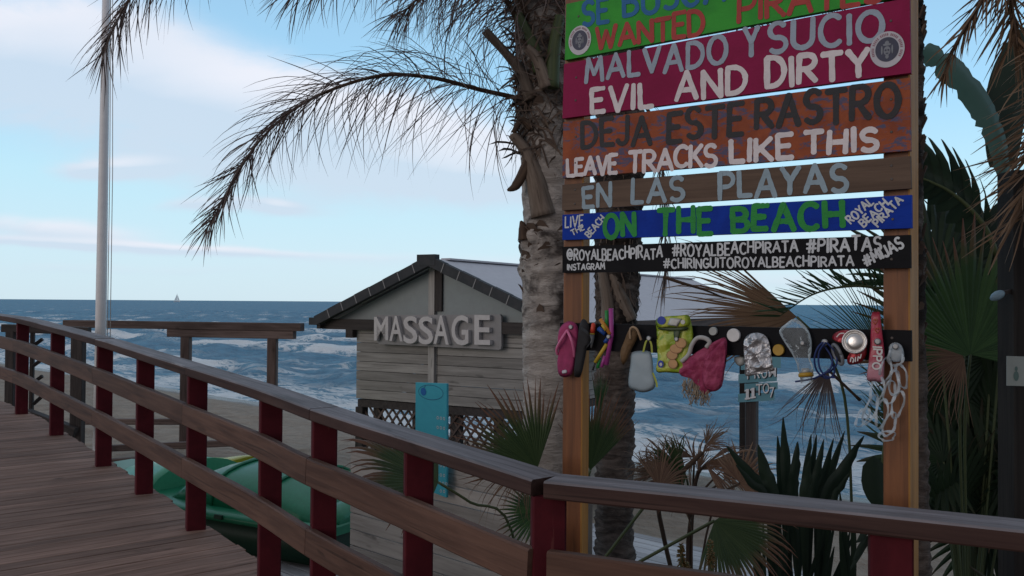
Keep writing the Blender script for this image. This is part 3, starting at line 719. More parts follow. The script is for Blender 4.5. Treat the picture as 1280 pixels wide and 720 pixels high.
def letter_mesh(mb, ch, quad, nrm, depth, bold=.0):
    """upright block letter filling the quad, extruded by depth"""
    if ch not in FONT:
        cu = bpy.data.curves.new('glyph', 'FONT'); cu.body = ch; cu.offset = bold; cu.resolution_u = 4
        ob = bpy.data.objects.new('glyph', cu); COL.objects.link(ob)
        bpy.context.view_layer.update()
        me = ob.evaluated_get(bpy.context.evaluated_depsgraph_get()).to_mesh()
        vs = [tuple(v_.co[:2]) for v_ in me.vertices]; fs = [tuple(p.vertices) for p in me.polygons]
        bpy.data.objects.remove(ob); FONT[ch] = (vs, fs)
    vs, fs = FONT[ch]; xs = [v_[0] for v_ in vs]; ys = [v_[1] for v_ in vs]
    bl, br, tr, tl = quad
    def P(v_): a = (v_[0]-min(xs))/(max(xs)-min(xs)); c_ = (v_[1]-min(ys))/(max(ys)-min(ys)); return bl.lerp(br, a).lerp(tl.lerp(tr, a), c_)
    f = [mb.addv(P(v_)+nrm*depth) for v_ in vs]; k = [mb.addv(P(v_)) for v_ in vs]
    from collections import Counter
    ec = Counter()
    for q in fs:
        for i in range(len(q)): ec[frozenset((q[i], q[(i+1) % len(q)]))] += 1
    for q in fs:
        mb.face([f[i] for i in q]); mb.face([k[i] for i in q][::-1])
        for i in range(len(q)):
            a, b_ = q[i], q[(i+1) % len(q)]
            if ec[frozenset((a, b_))] == 1: mb.face((f[b_], f[a], k[a], k[b_]))
# MASSAGE board hung on the front wall
so_ = -.115
def mpx(px, py, off=so_): return on_plane(px, py, hp0+HB*off, HB)
ol = [(470.5, 394), (625, 393), (626.5, 396), (626.8, 432)]+[(625.8, 436), (624, 437.3)]+[(474, 430), (471, 427)]
pts = [mpx(*p) for p in ol]
root = thing('massage_sign', 'grey board with raised pale letters reading MASSAGE fixed below the hut gable', 'sign', pts[0]*.5+pts[3]*.5)
mb = MB(); mb.prism(pts[::-1], HB*.045); mb.build('board', m_signgrey, root)
for ch, x0, x1, yt0, yt1, yb0, yb1 in (('M', 471.5, 489, 396, 395.5, 425.5, 425), ('A', 490.5, 507, 394.8, 394.8, 426, 426.5), ('S', 508, 525.5, 395, 395, 429, 429.5), ('S', 527, 545, 395.5, 395.5, 430, 430.5), ('A', 545.5, 564.5, 394.3, 394.3, 429.5, 430.5), ('G', 568, 589, 394, 394, 431, 431.5), ('E', 596.5, 616, 393.5, 394, 430.5, 431)):
    mb = MB(); letter_mesh(mb, ch, (mpx(x0, yb0), mpx(x1, yb1), mpx(x1, yt1), mpx(x0, yt0)), -HB, .065, .014)
    L = mb.build('letter', m_letter, root); L['label'] = 'raised letter '+ch

# ------------------------------------------------------------------ turquoise price board on the fence
tp0 = fence_pt(520)-fn*.09
def tpx(px, py, off=0.0): return on_plane(px, py, tp0-fn*off, fn)
tq_ = [tpx(519.5, 478), tpx(558.5, 479.5), tpx(558.0, 622), tpx(519, 607)]
root = thing('price_board', 'narrow upright turquoise board with a blue oval emblem standing before the hut', 'sign', tq_[3])
mb = MB(); mb.prism(tq_[::-1], fn*.018); mb.build('board', m_turq, root)
def ringmesh(mb, c, a, b_, w, nrm, lift, n=36):
    i0 = [mb.addv(c+a*math.cos(q)+b_*math.sin(q)+nrm*lift) for q in [2*math.pi*k/n for k in range(n)]]
    i1 = [mb.addv(c+(a-a.normalized()*w)*math.cos(q)+(b_-b_.normalized()*w)*math.sin(q)+nrm*lift) for q in [2*math.pi*k/n for k in range(n)]]
    for k in range(n): mb.face((i0[k], i0[(k+1) % n], i1[(k+1) % n], i1[k]))
def disc(mb, c, a, b_, nrm, lift, n=28): mb.face([mb.addv(c+a*math.cos(2*math.pi*k/n)+b_*math.sin(2*math.pi*k/n)+nrm*lift) for k in range(n)])
cc = tpx(538.5, 490.5); ea = tpx(554.3, 492)-cc; eb = tpx(538.5, 481)-cc
mb = MB(); ringmesh(mb, cc, ea, eb, .004, -fn, .002)
mb.ribbon([tpx(530+q*1.0, 485-q*1.2)-fn*.0026 for q in (0, 1, 2.5)], [.003, .004, .001], fd); mb.build('emblem', m_turqd, root)
mb = MB(); c2_ = tpx(529.5, 489.5); disc(mb, c2_, (tpx(533, 490)-c2_), (tpx(529.5, 484.5)-c2_), -fn, .0022, 18); mb.build('emblem_figure', m_blueblob, root)
mb = MB()
for (xs, y, hh) in ((range(546, 557, 4), 520, 4), (range(546, 557, 4), 532, 4), (range(546, 557, 4), 560, 4), (range(546, 558, 4), 579, 4), (range(546, 558, 4), 591, 4), (range(549, 558, 4), 601, 4), (range(550, 557, 4), 611, 4)):
    for x in xs:
        yy_ = y+(x-546)*.14; q = [tpx(x, yy_+hh), tpx(x+2.6, yy_+hh+.4), tpx(x+2.6, yy_+.4), tpx(x, yy_)]
        c_ = sum(q, V())/4; ringmesh(mb, c_, (q[1]-q[0])/2, (q[3]-q[0])/2, .0042, -fn, .002, 12)
mb.build('price_figures', m_letter, root)

# ------------------------------------------------------------------ opening hours post
hy = 8.6; hb_ = stand(941, hy)
root = thing('hours_sign', 'small pale blue plank sign reading FROM 11 TO 7 on a dark post', 'sign', hb_)
tp = at(940.5, 440, hy)
mb = MB(); mb.box(V((tp.x, hy, (hb_.z-.3+tp.z)/2)), ZUP*((tp.z-hb_.z+.3)/2), V((.86, -.51, 0))*.048, V((.51, .86, 0))*.048); mb.build('post', m_dark, root)
hn = V((-.35, -.937, 0)).normalized(); hq = V((tp.x, hy, 0))+hn*.075
def hpt(px, py, off=0): return on_plane(px, py, hq+hn*off, hn)
m_pblue = paint('pale_blue_paint', (.16, .36, .43), (.13, .31, .38), (.10, .22, .27), .3, .7)
for (x0, y0, x1, y1) in ((926, 447, 976, 462.5), (923, 468, 971, 479), (930.5, 479.8, 972, 489), (922.5, 492.5, 968, 503)):
    q = [hpt(x0, y1), hpt(x1, y1-2.5), hpt(x1, y0-2), hpt(x0, y0)]; mb = MB(); mb.prism(q, -hn*.014); mb.build('plank', m_pblue, root)
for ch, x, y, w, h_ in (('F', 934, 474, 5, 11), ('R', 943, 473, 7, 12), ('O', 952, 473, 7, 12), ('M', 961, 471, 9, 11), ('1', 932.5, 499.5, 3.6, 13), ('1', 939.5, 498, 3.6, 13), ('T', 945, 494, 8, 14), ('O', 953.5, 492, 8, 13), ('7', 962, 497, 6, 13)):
    mb = MB(); letter_mesh(mb, ch, (hpt(x+1.3, y+.7, .0008), hpt(x+w+1.3, y+.2, .0008), hpt(x+w+1.3, y-h_+.2, .0008), hpt(x+1.3, y-h_+.7, .0008)), hn, .006, .0); mb.build('letter_shade', m_dark, root)  # dark copy shifted right and down, the letter's shade put in as colour
    mb = MB(); letter_mesh(mb, ch, (hpt(x, y, .007), hpt(x+w, y-.5, .007), hpt(x+w, y-h_-.5, .007), hpt(x, y-h_, .007)), hn, .010, .0)
    if ch == '1':
        q = [hpt(x-1.6, y+.1, .0172), hpt(x+w+1.6, y-.5, .0172), hpt(x+w+1.6, y-2.6, .0172), hpt(x-1.6, y-2.0, .0172)]; mb.prism(q, -hn*.010)
        q = [hpt(x-1.8, y-h_+3.2, .0172), hpt(x+.4, y-h_+2.4, .0172), hpt(x+.4, y-h_+.4, .0172), hpt(x-1.8, y-h_+1.4, .0172)]; mb.prism(q, -hn*.010)
    L = mb.build('letter', m_white, root); L['label'] = 'pale letter '+ch

# ------------------------------------------------------------------ pedal boats on the sand
m_gr = plain('green_boat_plastic', (.008, .17, .085), .35, 0, .5, var=.15)
m_grd = plain('dark_green_hull', (.004, .03, .016), .5, 0, .4)
m_grl = plain('pale_green_plastic', (.07, .36, .21), .3, 0, .5)
m_yel = plain('yellow_plastic', (.38, .37, .03), .4)
m_lime = plain('lime_plastic', (.13, .34, .03), .4)
m_chain = plain('dark_chain', (.03, .03, .035), .5, .6)
def boat_frame(o, fwd): 
    f = V((fwd[0], fwd[1], 0)).normalized(); l = V((-f.y, f.x, 0)); return lambda a, b_, c_: o+f*a+l*b_+V((0, 0, c_))
def loft(mb, secs, sm=True, close=True):
    rings = [[mb.addv(p) for p in s_] for s_ in secs]; n = len(secs[0])
    for i in range(len(secs)-1):
        for k in range(n if close else n-1): mb.face((rings[i][k], rings[i][(k+1) % n], rings[i+1][(k+1) % n], rings[i+1][k]), sm)
    mb.face(rings[0][::-1]); mb.face(rings[-1])
def boat(o, fwd, label, mg, mh, mp, mo, L=3.9, chain=True, hs=.30):
    F = boat_frame(o, fwd); root = thing('pedal_boat', label, 'boat', o)
    def sec(a, w, zb, zt): return [F(a, -w*.55, zb), F(a, w*.55, zb), F(a, w*.9, zb+(zt-zb)*.35), F(a, w, zt), F(a, -w, zt), F(a, -w*.9, zb+(zt-zb)*.35)]
    mb = MB(); loft(mb, [sec(-.95*L/2, .66, .10, .44), sec(-.8*L/2, .76, .03, .45), sec(-.2*L/2, .8, .0, .45), sec(.4*L/2, .78, .02, .46), sec(.75*L/2, .6, .14, .5), sec(.94*L/2, .22, .36, .55)]); hull = mb.build('hull', mh, root)
    mb = MB(); st = F(-.2*L, .815, .17); mb.beam(F(.0, .80, .2), F(.34, .79, .28), .012, .05); mb.build('stripe', mp, hull)
    mb = MB(); G = [(-.98, .68, .44), (-.8, .80, .455), (-.2, .85, .455), (.4, .82, .47), (.75, .66, .51), (.99, .2, .57)]
    loft(mb, [[F(a*L/2, -w, z), F(a*L/2, w, z), F(a*L/2, w+.01, z+.05), F(a*L/2, w-.06, z+.075), F(a*L/2, -w+.06, z+.075), F(a*L/2, -w-.01, z+.05)] for a, w, z in G]); mb.build('deck_rim', mg, root)
    # bow: low pale wedge; middle: two tall rounded humps
    mb = MB(); S = []
    for k in range(9):
        q = k/8; a = L/2*(.30+.72*q); w = .62*(1-q)**.7+.03; hgt = .52+.26*math.sin(math.pi*min(1, (1-q)*.62+.0))*(1-q*.5)
        S.append([F(a, w*math.cos(math.pi*j/10), .50+(hgt-.5+.03)*math.sin(math.pi*j/10)) for j in range(11)])
    loft(mb, S); mb.build('bow_cover', mp, root)
    mb = MB(); S = []
    for k in range(13):
        q = k/12; a = L/2*(.12-.95*q); hgt = .09+hs*math.sin(math.pi*q**.8)**.6
        S.append([F(a, .66*math.cos(math.pi*j/12), .50+hgt*abs(math.sin(math.pi*j/12))**.55) for j in range(13)])
    loft(mb, S); hump = mb.build('seat_hump', mo, root)
    for q in (.32, .68):
        a = L/2*(.12-.95*q); hgt = .105+hs*math.sin(math.pi*q**.8)**.6
        mb = MB(); mb.tube([F(a, .665*math.cos(math.pi*j/16), .50+hgt*abs(math.sin(math.pi*j/16))**.55) for j in range(17)], .018, 6); mb.build('hump_seam', mg, hump)
    mb = MB(); S = []
    for k in range(8):
        q = k/7; a = L/2*(-.80-.16*q); hgt = .08+.10*math.sin(math.pi*q)**.5
        S.append([F(a, .55*math.cos(math.pi*j/10), .50+hgt*abs(math.sin(math.pi*j/10))**.5) for j in range(11)])
    loft(mb, S); mb.build('stern_hump', mo, root)
    mb = MB(); mb.box(F(-.35*L/2, .855, .5), F(1, 0, 0)*.0+(F(.05, 0, 0)-F(0, 0, 0)), F(0, .012, 0)-F(0, 0, 0), V((0, 0, .02))); mb.build('cleat', mh, root)
    if chain:
        mb = MB()
        for k in range(9):
            c_ = F(L/2*(.60-.03*k), .60+.018*k, .60-.012*k+.02*(k % 2)); ax = V((0, 0, 1)) if k % 2 else (F(0, 1, 0)-F(0, 0, 0)); d = F(1, 0, 0)-F(0, 0, 0)
            mb.tube([c_+d*.035*math.cos(q)+ax*.018*math.sin(q) for q in [2*math.pi*j/8 for j in range(9)]], .007, 5)
        mb.build('mooring_chain', m_chain, root)
    return root
ba = at(150, 585, 10.4); bb = at(480, 645, 8.4)
fw = (V((ba.x, ba.y, 0))-V((bb.x, bb.y, 0))).normalized(); bc = (V((ba.x, ba.y, 0))+V((bb.x, bb.y, 0)))/2
BL = (V((ba.x, ba.y, 0))-V((bb.x, bb.y, 0))).length
boat(V((bc.x, bc.y, gz(bc.x, bc.y)+.02)), fw, 'green plastic pedal boat with tall rounded seat hump nearest the boardwalk', m_gr, m_grd, m_grl, m_gr, BL)
bq = bc+V((fw.y, -fw.x, 0))*1.45*(1 if V((fw.y, -fw.x, 0)).y > 0 else -1)+fw*1.05
boat(V((bq.x, bq.y, gz(bq.x, bq.y)+.02)), fw, 'yellow and lime pedal boat lying behind the green one', m_lime, m_lime, m_yel, m_yel, 2.5, False, .12).scale = (1, 1, .74)
# ------------------------------------------------------------------ vegetation builders
m_dead = leafmat('dead_frond', (.085, .060, .062), (.16, .12, .105), (.19, .14, .11), .7, 1.1, .15, .7)
m_straw = leafmat('straw_frond', (.10, .058, .036), (.22, .135, .08), (.26, .18, .12), .6, 1.1, .2, .7)
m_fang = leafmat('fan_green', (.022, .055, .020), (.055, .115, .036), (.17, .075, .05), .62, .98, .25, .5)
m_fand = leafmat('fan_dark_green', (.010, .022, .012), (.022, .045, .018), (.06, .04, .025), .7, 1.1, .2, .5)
m_fanb = leafmat('fan_brown', (.10, .055, .040), (.21, .125, .08), (.26, .18, .12), .5, 1.1, .2, .7)
m_fanm = leafmat('fan_half_dry', (.030, .055, .020), (.055, .085, .03), (.17, .085, .055), .50, .85, .25, .6)
m_feath = leafmat('feather_green', (.022, .050, .022), (.05, .095, .045), (.09, .09, .04), .75, 1.1, .25, .5)
m_strel = leafmat('strelitzia_leaf', (.035, .085, .075), (.075, .15, .13), (.10, .09, .06), .85, 1.1, .2, .4)
m_strd = leafmat('dark_blade_leaf', (.010, .022, .016), (.022, .040, .024), (.04, .04, .02), .9, 1.1, .15, .45)
m_stalk = wood('green_stalk', (.03, .05, .02), (.08, .10, .04), .6, 1, None, .3, .2, .4, False)
m_stalkb = wood('brown_stalk', (.035, .022, .016), (.10, .065, .045), .8, 1, (.16, .12, .09), .3, .3, .3, False)
m_fibre = leafmat('trunk_fibre', (.055, .038, .032), (.14, .10, .078), (.15, .11, .08), .6, 1.1, .1, .9)
def trunkmat(name, c1, c2, c3, z0, z1):
    m, t, b = newmat(name); co = t.new('ShaderNodeTexCoord').outputs['Object']; x, y, z = t.sep(co)
    n1 = t.noise(t.scale(co, 5, 5, 14), 1, 6, .65, .7); n2 = t.noise(t.scale(co, 9, 9, 40), 1, 5, .7, .5); n3 = t.noise(t.scale(co, 3.2, 3.2, 5), 1, 4, .6, .4)
    c = t.mix(t.sstep(n1, .32, .68), c1, c2)
    c = t.mix(t.m('MULTIPLY', t.sstep(n2, .55, .72), .6), c, tuple(k*.5 for k in c1))
    band = t.m('ADD', t.m('MULTIPLY', t.sstep(z, z0-.25, z0), t.sstep(z, z1+.2, z1-.05)), t.m('MULTIPLY', t.sstep(z, z1+.45, z1+.85), .9))
    f = t.m('ADD', t.m('MULTIPLY', band, .42), t.m('MULTIPLY', t.m('SUBTRACT', n3, .5), 1.35))
    c = t.mix(t.sstep(f, .30, .52), c, c3)
    t.put(b.inputs['Base Color'], c); b.inputs['Roughness'].default_value = .9; b.inputs['Specular IOR Level'].default_value = .2
    t.put(b.inputs['Normal'], t.bump(t.m('ADD', n1, t.m('MULTIPLY', n2, .7)), .9, .03)); return m
def trunk(parent, pts, rad, mat, ring=.055, amp=.012, n=48, step=.016, band=lambda z, th: 0):
    """palm trunk: swept rings with leaf-scar ridges and lumps"""
    P = smooth([V(p) for p in pts], 10); S_ = [0]
    for i in range(1, len(P)): S_.append(S_[-1]+(P[i]-P[i-1]).length)
    Ltot = S_[-1]; m = int(Ltot/step); rings = []; mb = MB()
    for k in range(m+1):
        s_ = Ltot*k/m; i = 1
        while i < len(P)-1 and S_[i] < s_: i += 1
        q = (s_-S_[i-1])/max(1e-6, S_[i]-S_[i-1]); p = P[i-1].lerp(P[i], q)
        r = float(np.interp(s_/Ltot, np.linspace(0, 1, len(rad)), rad)); L = []
        for j in range(n):
            th = 2*math.pi*j/n; d = V((math.cos(th), math.sin(th), 0))
            ph = s_/ring+.35*math.sin(th+1)+mnoise.noise(V((p.z*1.3, th, 0)))*.9
            saw = (ph % 1.0); dis = amp*(saw-.5)+band(p.z, th)+mnoise.noise((p+d*r)*9)*amp*1.3+mnoise.noise((p+d*r)*28)*amp*.5
            L.append(mb.addv(p+d*(r+dis), (s_, th, 0), .5))
        rings.append(L)
    for i in range(m):
        for j in range(n): mb.face((rings[i][j], rings[i][(j+1) % n], rings[i+1][(j+1) % n], rings[i+1][j]), True)
    mb.face(rings[-1]); return mb.build('trunk', mat, parent)
def frond(parent, rach, r0, n, ll, mat, stalk, ang=(70, 35), droop=1.2, wid=.006, q0=.12, roll=(0, 360), seed=1, name='frond', upv=V((0, 0, 1)), curl=.3, seg=6, label=None):
    rg = random.Random(seed); P = smooth([V(p) for p in rach], 8); k = len(P)
    S_ = [0]
    for i in range(1, k): S_.append(S_[-1]+(P[i]-P[i-1]).length)
    mb = MB(); mb.tube(P, [r0*(1-.85*i/(k-1)) for i in range(k)], 7, r=.5); o = mb.build(name, stalk, parent)
    if label: o['label'] = label
    mb = MB()
    for j in range(n):
        q = q0+(1-q0)*((j+rg.random())/n); s_ = S_[-1]*q; i = 1
        while i < k-1 and S_[i] < s_: i += 1
        f = (s_-S_[i-1])/max(1e-6, S_[i]-S_[i-1]); p = P[i-1].lerp(P[i], f); T = (P[i]-P[i-1]).normalized()
        S1 = T.cross(upv); S1 = S1.normalized() if S1.length > .05 else T.orthogonal().normalized(); N1 = S1.cross(T)
        a = math.radians(ang[0]+(ang[1]-ang[0])*q+rg.uniform(-14, 14)); ro = math.radians(rg.uniform(*roll) if len(roll) == 2 else rg.choice([rg.uniform(roll[0], roll[1]), rg.uniform(roll[2], roll[3])]))
        d = T*math.cos(a)+(S1*math.cos(ro)+N1*math.sin(ro))*math.sin(a)
        L = ll(q)*rg.uniform(.7, 1.15); st = L/seg; pts = [p]; cv = V((rg.uniform(-1, 1), rg.uniform(-1, 1), rg.uniform(-.6, .6)))*curl
        for e in range(seg):
            d = (d+V((0, 0, -droop*st*rg.uniform(.6, 1.4)))+cv*st*2).normalized(); pts.append(pts[-1]+d*st)
        w0 = wid*rg.uniform(.7, 1.25); wv = d.cross(V((rg.uniform(-1, 1), rg.uniform(-1, 1), rg.uniform(-1, 1)))).normalized()
        mb.ribbon(pts, [w0*x for x in np.interp(np.linspace(0, 1, seg+1), [0, .15, .6, 1], [.7, 1, .8, .12])], wv, rg.random())
    mb.build('leaflets', mat, o); return o
def fan(parent, hub, axis, nrm, L, mat, stalk=None, petiole=None, n=30, spread=300, fuse=.5, droop=.6, seed=1, pr=.012, curl=.15, fold=.25, lenvar=.12, label=None, drop=0.0):
    """fan leaf: pleated blades joined near the hub and free towards the tips"""
    rg = random.Random(seed); hub, axis, nrm = V(hub), V(axis).normalized(), V(nrm); nrm = (nrm-axis*nrm.dot(axis)).normalized(); side = nrm.cross(axis)
    if petiole is not None:
        mb = MB(); mb.tube(smooth([V(p) for p in petiole]+[hub], 5), [pr*.8]+[pr*.62]*(5*(len(petiole))-1)+[pr*.55], 7, r=.4); o = mb.build('leaf', stalk, parent)
    mb = MB(); dth = math.radians(spread)/n; seg = 9
    for j in range(n):
        if rg.random() < drop: continue
        th = -math.radians(spread)/2+dth*(j+.5); c_ = math.cos(th); Lj = L*(.68+.32*math.cos(th/2)**2)*rg.uniform(1-lenvar, 1+lenvar)
        d = axis*c_+side*math.sin(th); tv = nrm.cross(d).normalized(); p = hub.copy(); rr = rg.random(); rows = []; fr = fuse*rg.uniform(.8, 1.15); cv = V((rg.uniform(-1, 1), rg.uniform(-1, 1), rg.uniform(-1, 1)))*curl
        for e in range(seg+1):
            q = e/seg
            w = q*Lj*math.tan(dth/2)*1.03 if q < fr else fr*Lj*math.tan(dth/2)*1.03*max(.04, (1-q)/(1-fr))**.8
            lift = nrm*(w*fold)
            rows.append((mb.addv(p-tv*w-lift, (q, 0, 0), rr), mb.addv(p+lift, (q, 0, 0), rr), mb.addv(p+tv*w-lift, (q, 0, 0), rr)))
            kk = max(0, q-fr*.7)
            d = (d+V((0, 0, -droop*kk*Lj*1.1))+cv*kk*.6).normalized(); p = p+d*(Lj/seg)
        for e in range(seg):
            a, b_ = rows[e], rows[e+1]; mb.face((a[0], a[1], b_[1], b_[0])); mb.face((a[1], a[2], b_[2], b_[1]))
    if petiole is not None: bl = mb.build('blade', mat, o); 
    else: o = bl = mb.build('leaf', mat, parent)
    if label: o['label'] = label
    return o
def blade(mb, pts, wid, wv, fold=.3, r=.5, gaps=None, nrm=None):
    """broad leaf along pts with half widths wid; optional tears"""
    k = len(pts); rows = []
    for i in range(k):
        w = wv[i] if isinstance(wv, list) else wv; d = (pts[min(i+1, k-1)]-pts[max(i-1, 0)]).normalized(); nn_ = w.cross(d).normalized(); q = i/(k-1)
        rows.append([mb.addv(pts[i]+w*wid[i]*s_+nn_*abs(s_)*wid[i]*fold, (q*.7, 0, s_), r) for s_ in (-1, -.5, 0, .5, 1)])
    for i in range(k-1):
        for j in range(4): mb.face((rows[i][j], rows[i][j+1], rows[i+1][j+1], rows[i+1][j]), True)
def pxs(L, Y):
    return [at(p[0], p[1], p[2] if len(p) > 2 else Y) for p in L]
# ------------------------------------------------------------------ main palm
Yp = 5.6
mt = trunkmat('palm_trunk_bark', (.27, .24, .22), (.47, .43, .40), (.055, .046, .043), at(690, 400, Yp).z-gz(.25, Yp), at(690, 290, Yp).z-gz(.25, Yp))
bp = stand(697, Yp); palm = thing('palm_tree', 'thick ringed palm trunk beside the left sign post with dead feather fronds arching left', 'palm tree', V((bp.x, Yp, bp.z)))
def objz(m): pass
tr_pts = [V((bp.x, Yp, bp.z-.3)), V((bp.x, Yp, bp.z+.2)), at(692, 560, Yp), at(690, 400, Yp), at(689, 250, Yp), at(684, 120, Yp), at(678, -60, Yp), at(676, -200, Yp)]
mt.node_tree.nodes  # bark band heights are relative to the base of the palm
ZB0, ZB1 = at(690, 352, Yp).z, at(690, 288, Yp).z
def pband(z, th):
    q = max(0.0, min(1.0, (z-ZB0)/.06))*max(0.0, min(1.0, (ZB1-z)/.03)); v_ = V((math.cos(th)*2.2, math.sin(th)*2.2, z*7))
    return q*(.012+.030*max(0, mnoise.noise(v_*1.6))+.012*mnoise.noise(v_*4))+.006*mnoise.noise(V((math.cos(th)*1.3, math.sin(th)*1.3, z*2.2)))
trunk(palm, tr_pts, [.27, .225, .20, .193, .188, .182, .185, .19, .165, .14], mt, .11, .0055, band=pband)
rg = random.Random(3)
# rough old leaf bases round the dark band and under the crown
mb = MB()
for k in range(110):
    py = rg.choice([rg.uniform(285, 340), rg.uniform(285, 400), rg.uniform(285, 345), rg.uniform(-60, 150)]); c_ = at(689 if py > 200 else 681, py, Yp); th = rg.uniform(math.pi*.75, math.pi*2.15); d = V((math.cos(th), math.sin(th), 0))
    p = c_+d*.178; L_ = rg.uniform(.03, .075); w = rg.uniform(.025, .06); tv = V((-d.y, d.x, 0)); up = V((0, 0, 1))*rg.uniform(.5, 1)+d*rg.uniform(.15, .7)
    up.normalize(); q = [p-tv*w, p+tv*w*rg.uniform(.8, 1), p+tv*w*rg.uniform(.1, .7)+up*L_*rg.uniform(.7, 1), p-tv*w*rg.uniform(-.1, .5)+up*L_, p-tv*w*.8+up*L_*.5]
    mb.prism(q, -d*.02+V((0, 0, -.01)), rg.random())
mb.build('leaf_bases', m_fibre, palm)
mb = MB()
for k in range(1500):
    py = -120+310*rg.random()**1.25; c_ = at(681, py, Yp); th = rg.uniform(math.pi*.7, math.pi*2.2); d = V((math.cos(th), math.sin(th), 0)); p = c_+d*rg.uniform(.165, .20)
    v_ = (V((-d.y, d.x, 0))*rg.uniform(-1, 1)+d*rg.uniform(-.1, .18)+V((0, 0, rg.uniform(-1, .7)))).normalized(); L_ = rg.uniform(.08, .26); pts = [p]
    for e in range(4): v_ = (v_+V((rg.uniform(-.3, .3), rg.uniform(-.3, .3), rg.uniform(-.5, .1)))).normalized(); pts.append(pts[-1]+v_*L_/4)
    mb.ribbon(pts, [rg.uniform(.003, .008)]*4+[.001], v_.cross(d+V((.01, 0, 0))).normalized(), rg.random())
mb.build('fibre', m_fibre, palm)
def stub(pts, rads, mat, Yc, nm='leaf_stub', flat=.6):
    mb = MB(); P = smooth(pxs(pts, Yc), 5); mb.tube(P, list(np.interp(np.linspace(0, 1, len(P)), np.linspace(0, 1, len(rads)), rads)), 9, r=rg.random()); return mb.build(nm, mat, palm)
m_stubw = wood('pale_leaf_stub', (.10, .075, .06), (.21, .17, .14), .85, 1.2, (.06, .045, .04), .4, .4, .2, False)
stub([(664, 125), (652, 92), (632, 66), (607, 39)], [.045, .035, .027, .028], m_stubw, 5.45)
stub([(676, 90), (668, 60), (657, 35), (648, 18)], [.05, .034, .026, .026], m_stalk, 5.42)
stub([(684, 110), (672, 75), (658, 60)], [.05, .034, .03], m_stubw, 5.38)
stub([(700, 20), (693, 60), (690, 110)], [.03, .04, .045], m_stalk, 5.38)
stub([(680, 270), (670, 225), (658, 190), (640, 168)], [.085, .065, .04, .028], m_stubw, 5.46)
stub([(665, 160), (652, 150), (642, 166)], [.03, .02, .016], m_stalkb, 5.45)
stub([(662, 195), (656, 212), (645, 232), (634, 238)], [.03, .034, .03, .006], m_stalkb, 5.45)
stub([(655, 300), (654, 285), (651, 276)], [.04, .03, .006], m_stalkb, 5.5)
UPC = -Fv
fr1 = pxs([(660, 128), (640, 121, 5.55), (600, 112, 5.5), (540, 97, 5.4), (480, 94, 5.3), (420, 110, 5.25), (370, 135, 5.2), (328, 172, 5.15), (300, 212, 5.1), (278, 252, 5.1), (258, 288, 5.1)], 5.55)
frond(palm, fr1, .017, 480, lambda q: (.20+.62*(1-q)**.85)*(1 if q > .10 else .8), m_dead, m_stalkb, (70, 24), 2.1, .0033, .03, (0, 360), 11, curl=1.0, label='long dead feather frond arching down to the left')
fr2 = pxs([(665, 60), (610, -30, 5.5), (520, -85, 5.4), (400, -110, 5.3), (290, -90, 5.2), (210, -50, 5.1), (165, -5, 5.1), (140, 40, 5.1), (128, 70, 5.1)], 5.55)
frond(palm, fr2, .020, 520, lambda q: .28+.50*(1-q)**.7, m_dead, m_stalkb, (70, 25), 2.4, .0036, .03, (0, 360), 12, curl=.8)
fr3 = pxs([(668, 40), (630, -35, 5.3), (570, -75, 5.1), (490, -80, 4.9), (420, -50, 4.8), (370, -15, 4.75)], 5.5)
frond(palm, fr3, .022, 260, lambda q: .30+.42*(1-q)**.7, m_dead, m_stalkb, (68, 30), 2.6, .0038, .03, (0, 360), 13, curl=.8)
fr4 = pxs([(672, 20), (640, -25, 5.8), (590, -35, 6.0), (540, -15, 6.1), (500, 20, 6.2)], 5.7)
frond(palm, fr4, .022, 260, lambda q: .30+.40*(1-q)**.7, m_dead, m_stalkb, (70, 30), 2.4, .0038, .03, (0, 360), 14, curl=.8)
fr5 = pxs([(200, -70, 4.9), (195, -40, 4.9), (190, -15, 4.9)], 4.9)
fr6 = pxs([(690, -20), (760, -90, 5.8), (850, -130, 6.0), (960, -90, 6.2), (1040, 0, 6.4)], 5.6)
frond(palm, fr6, .022, 220, lambda q: .30+.40*(1-q)**.7, m_dead, m_stalkb, (70, 30), 2.2, .005, .05, (0, 360), 15)
fr7 = pxs([(680, 0), (700, 40, 6.4), (720, 75, 6.8), (760, 85, 7.0), (800, 120, 7.1)], 5.7)
frond(palm, fr7, .02, 160, lambda q: .30+.3*(1-q)**.7, m_dead, m_stalkb, (60, 30), 1.5, .005, .1, (0, 360), 16)
# ------------------------------------------------------------------ second palm behind the sign
Y2 = 8.0; b2 = stand(771, Y2)
mt2 = trunkmat('dark_palm_bark', (.055, .042, .036), (.15, .12, .105), (.025, .02, .018), 2.2, 4.0)
palm2 = thing('palm_tree', 'darker rough palm trunk standing behind the sign just right of its left post', 'palm tree', b2)
trunk(palm2, [b2-V((0, 0, .3)), at(768, 560, Y2), at(770, 420, Y2), at(772, 330, Y2), at(774, 200, Y2), at(776, 60, Y2), at(777, -60, Y2)], [.19, .165, .175, .195, .215, .205, .2], mt2, .07, .02)
mb = MB()
for k in range(260):
    py = rg.uniform(130, 420); c_ = at(771, py, Y2); th = rg.uniform(math.pi*.8, math.pi*2.2); d = V((math.cos(th), math.sin(th), 0)); p = c_+d*rg.uniform(.17, .20)
    v_ = (d*rg.uniform(.1, .6)+V((0, 0, -1))).normalized(); L_ = rg.uniform(.06, .2); pts = [p]
    for e in range(3): v_ = (v_+V((rg.uniform(-.3, .3), rg.uniform(-.3, .3), -.2))).normalized(); pts.append(pts[-1]+v_*L_/3)
    mb.ribbon(pts, [.006, .008, .006, .001], v_.cross(d).normalized(), rg.random())
mb.build('fibre', m_fibre, palm2)
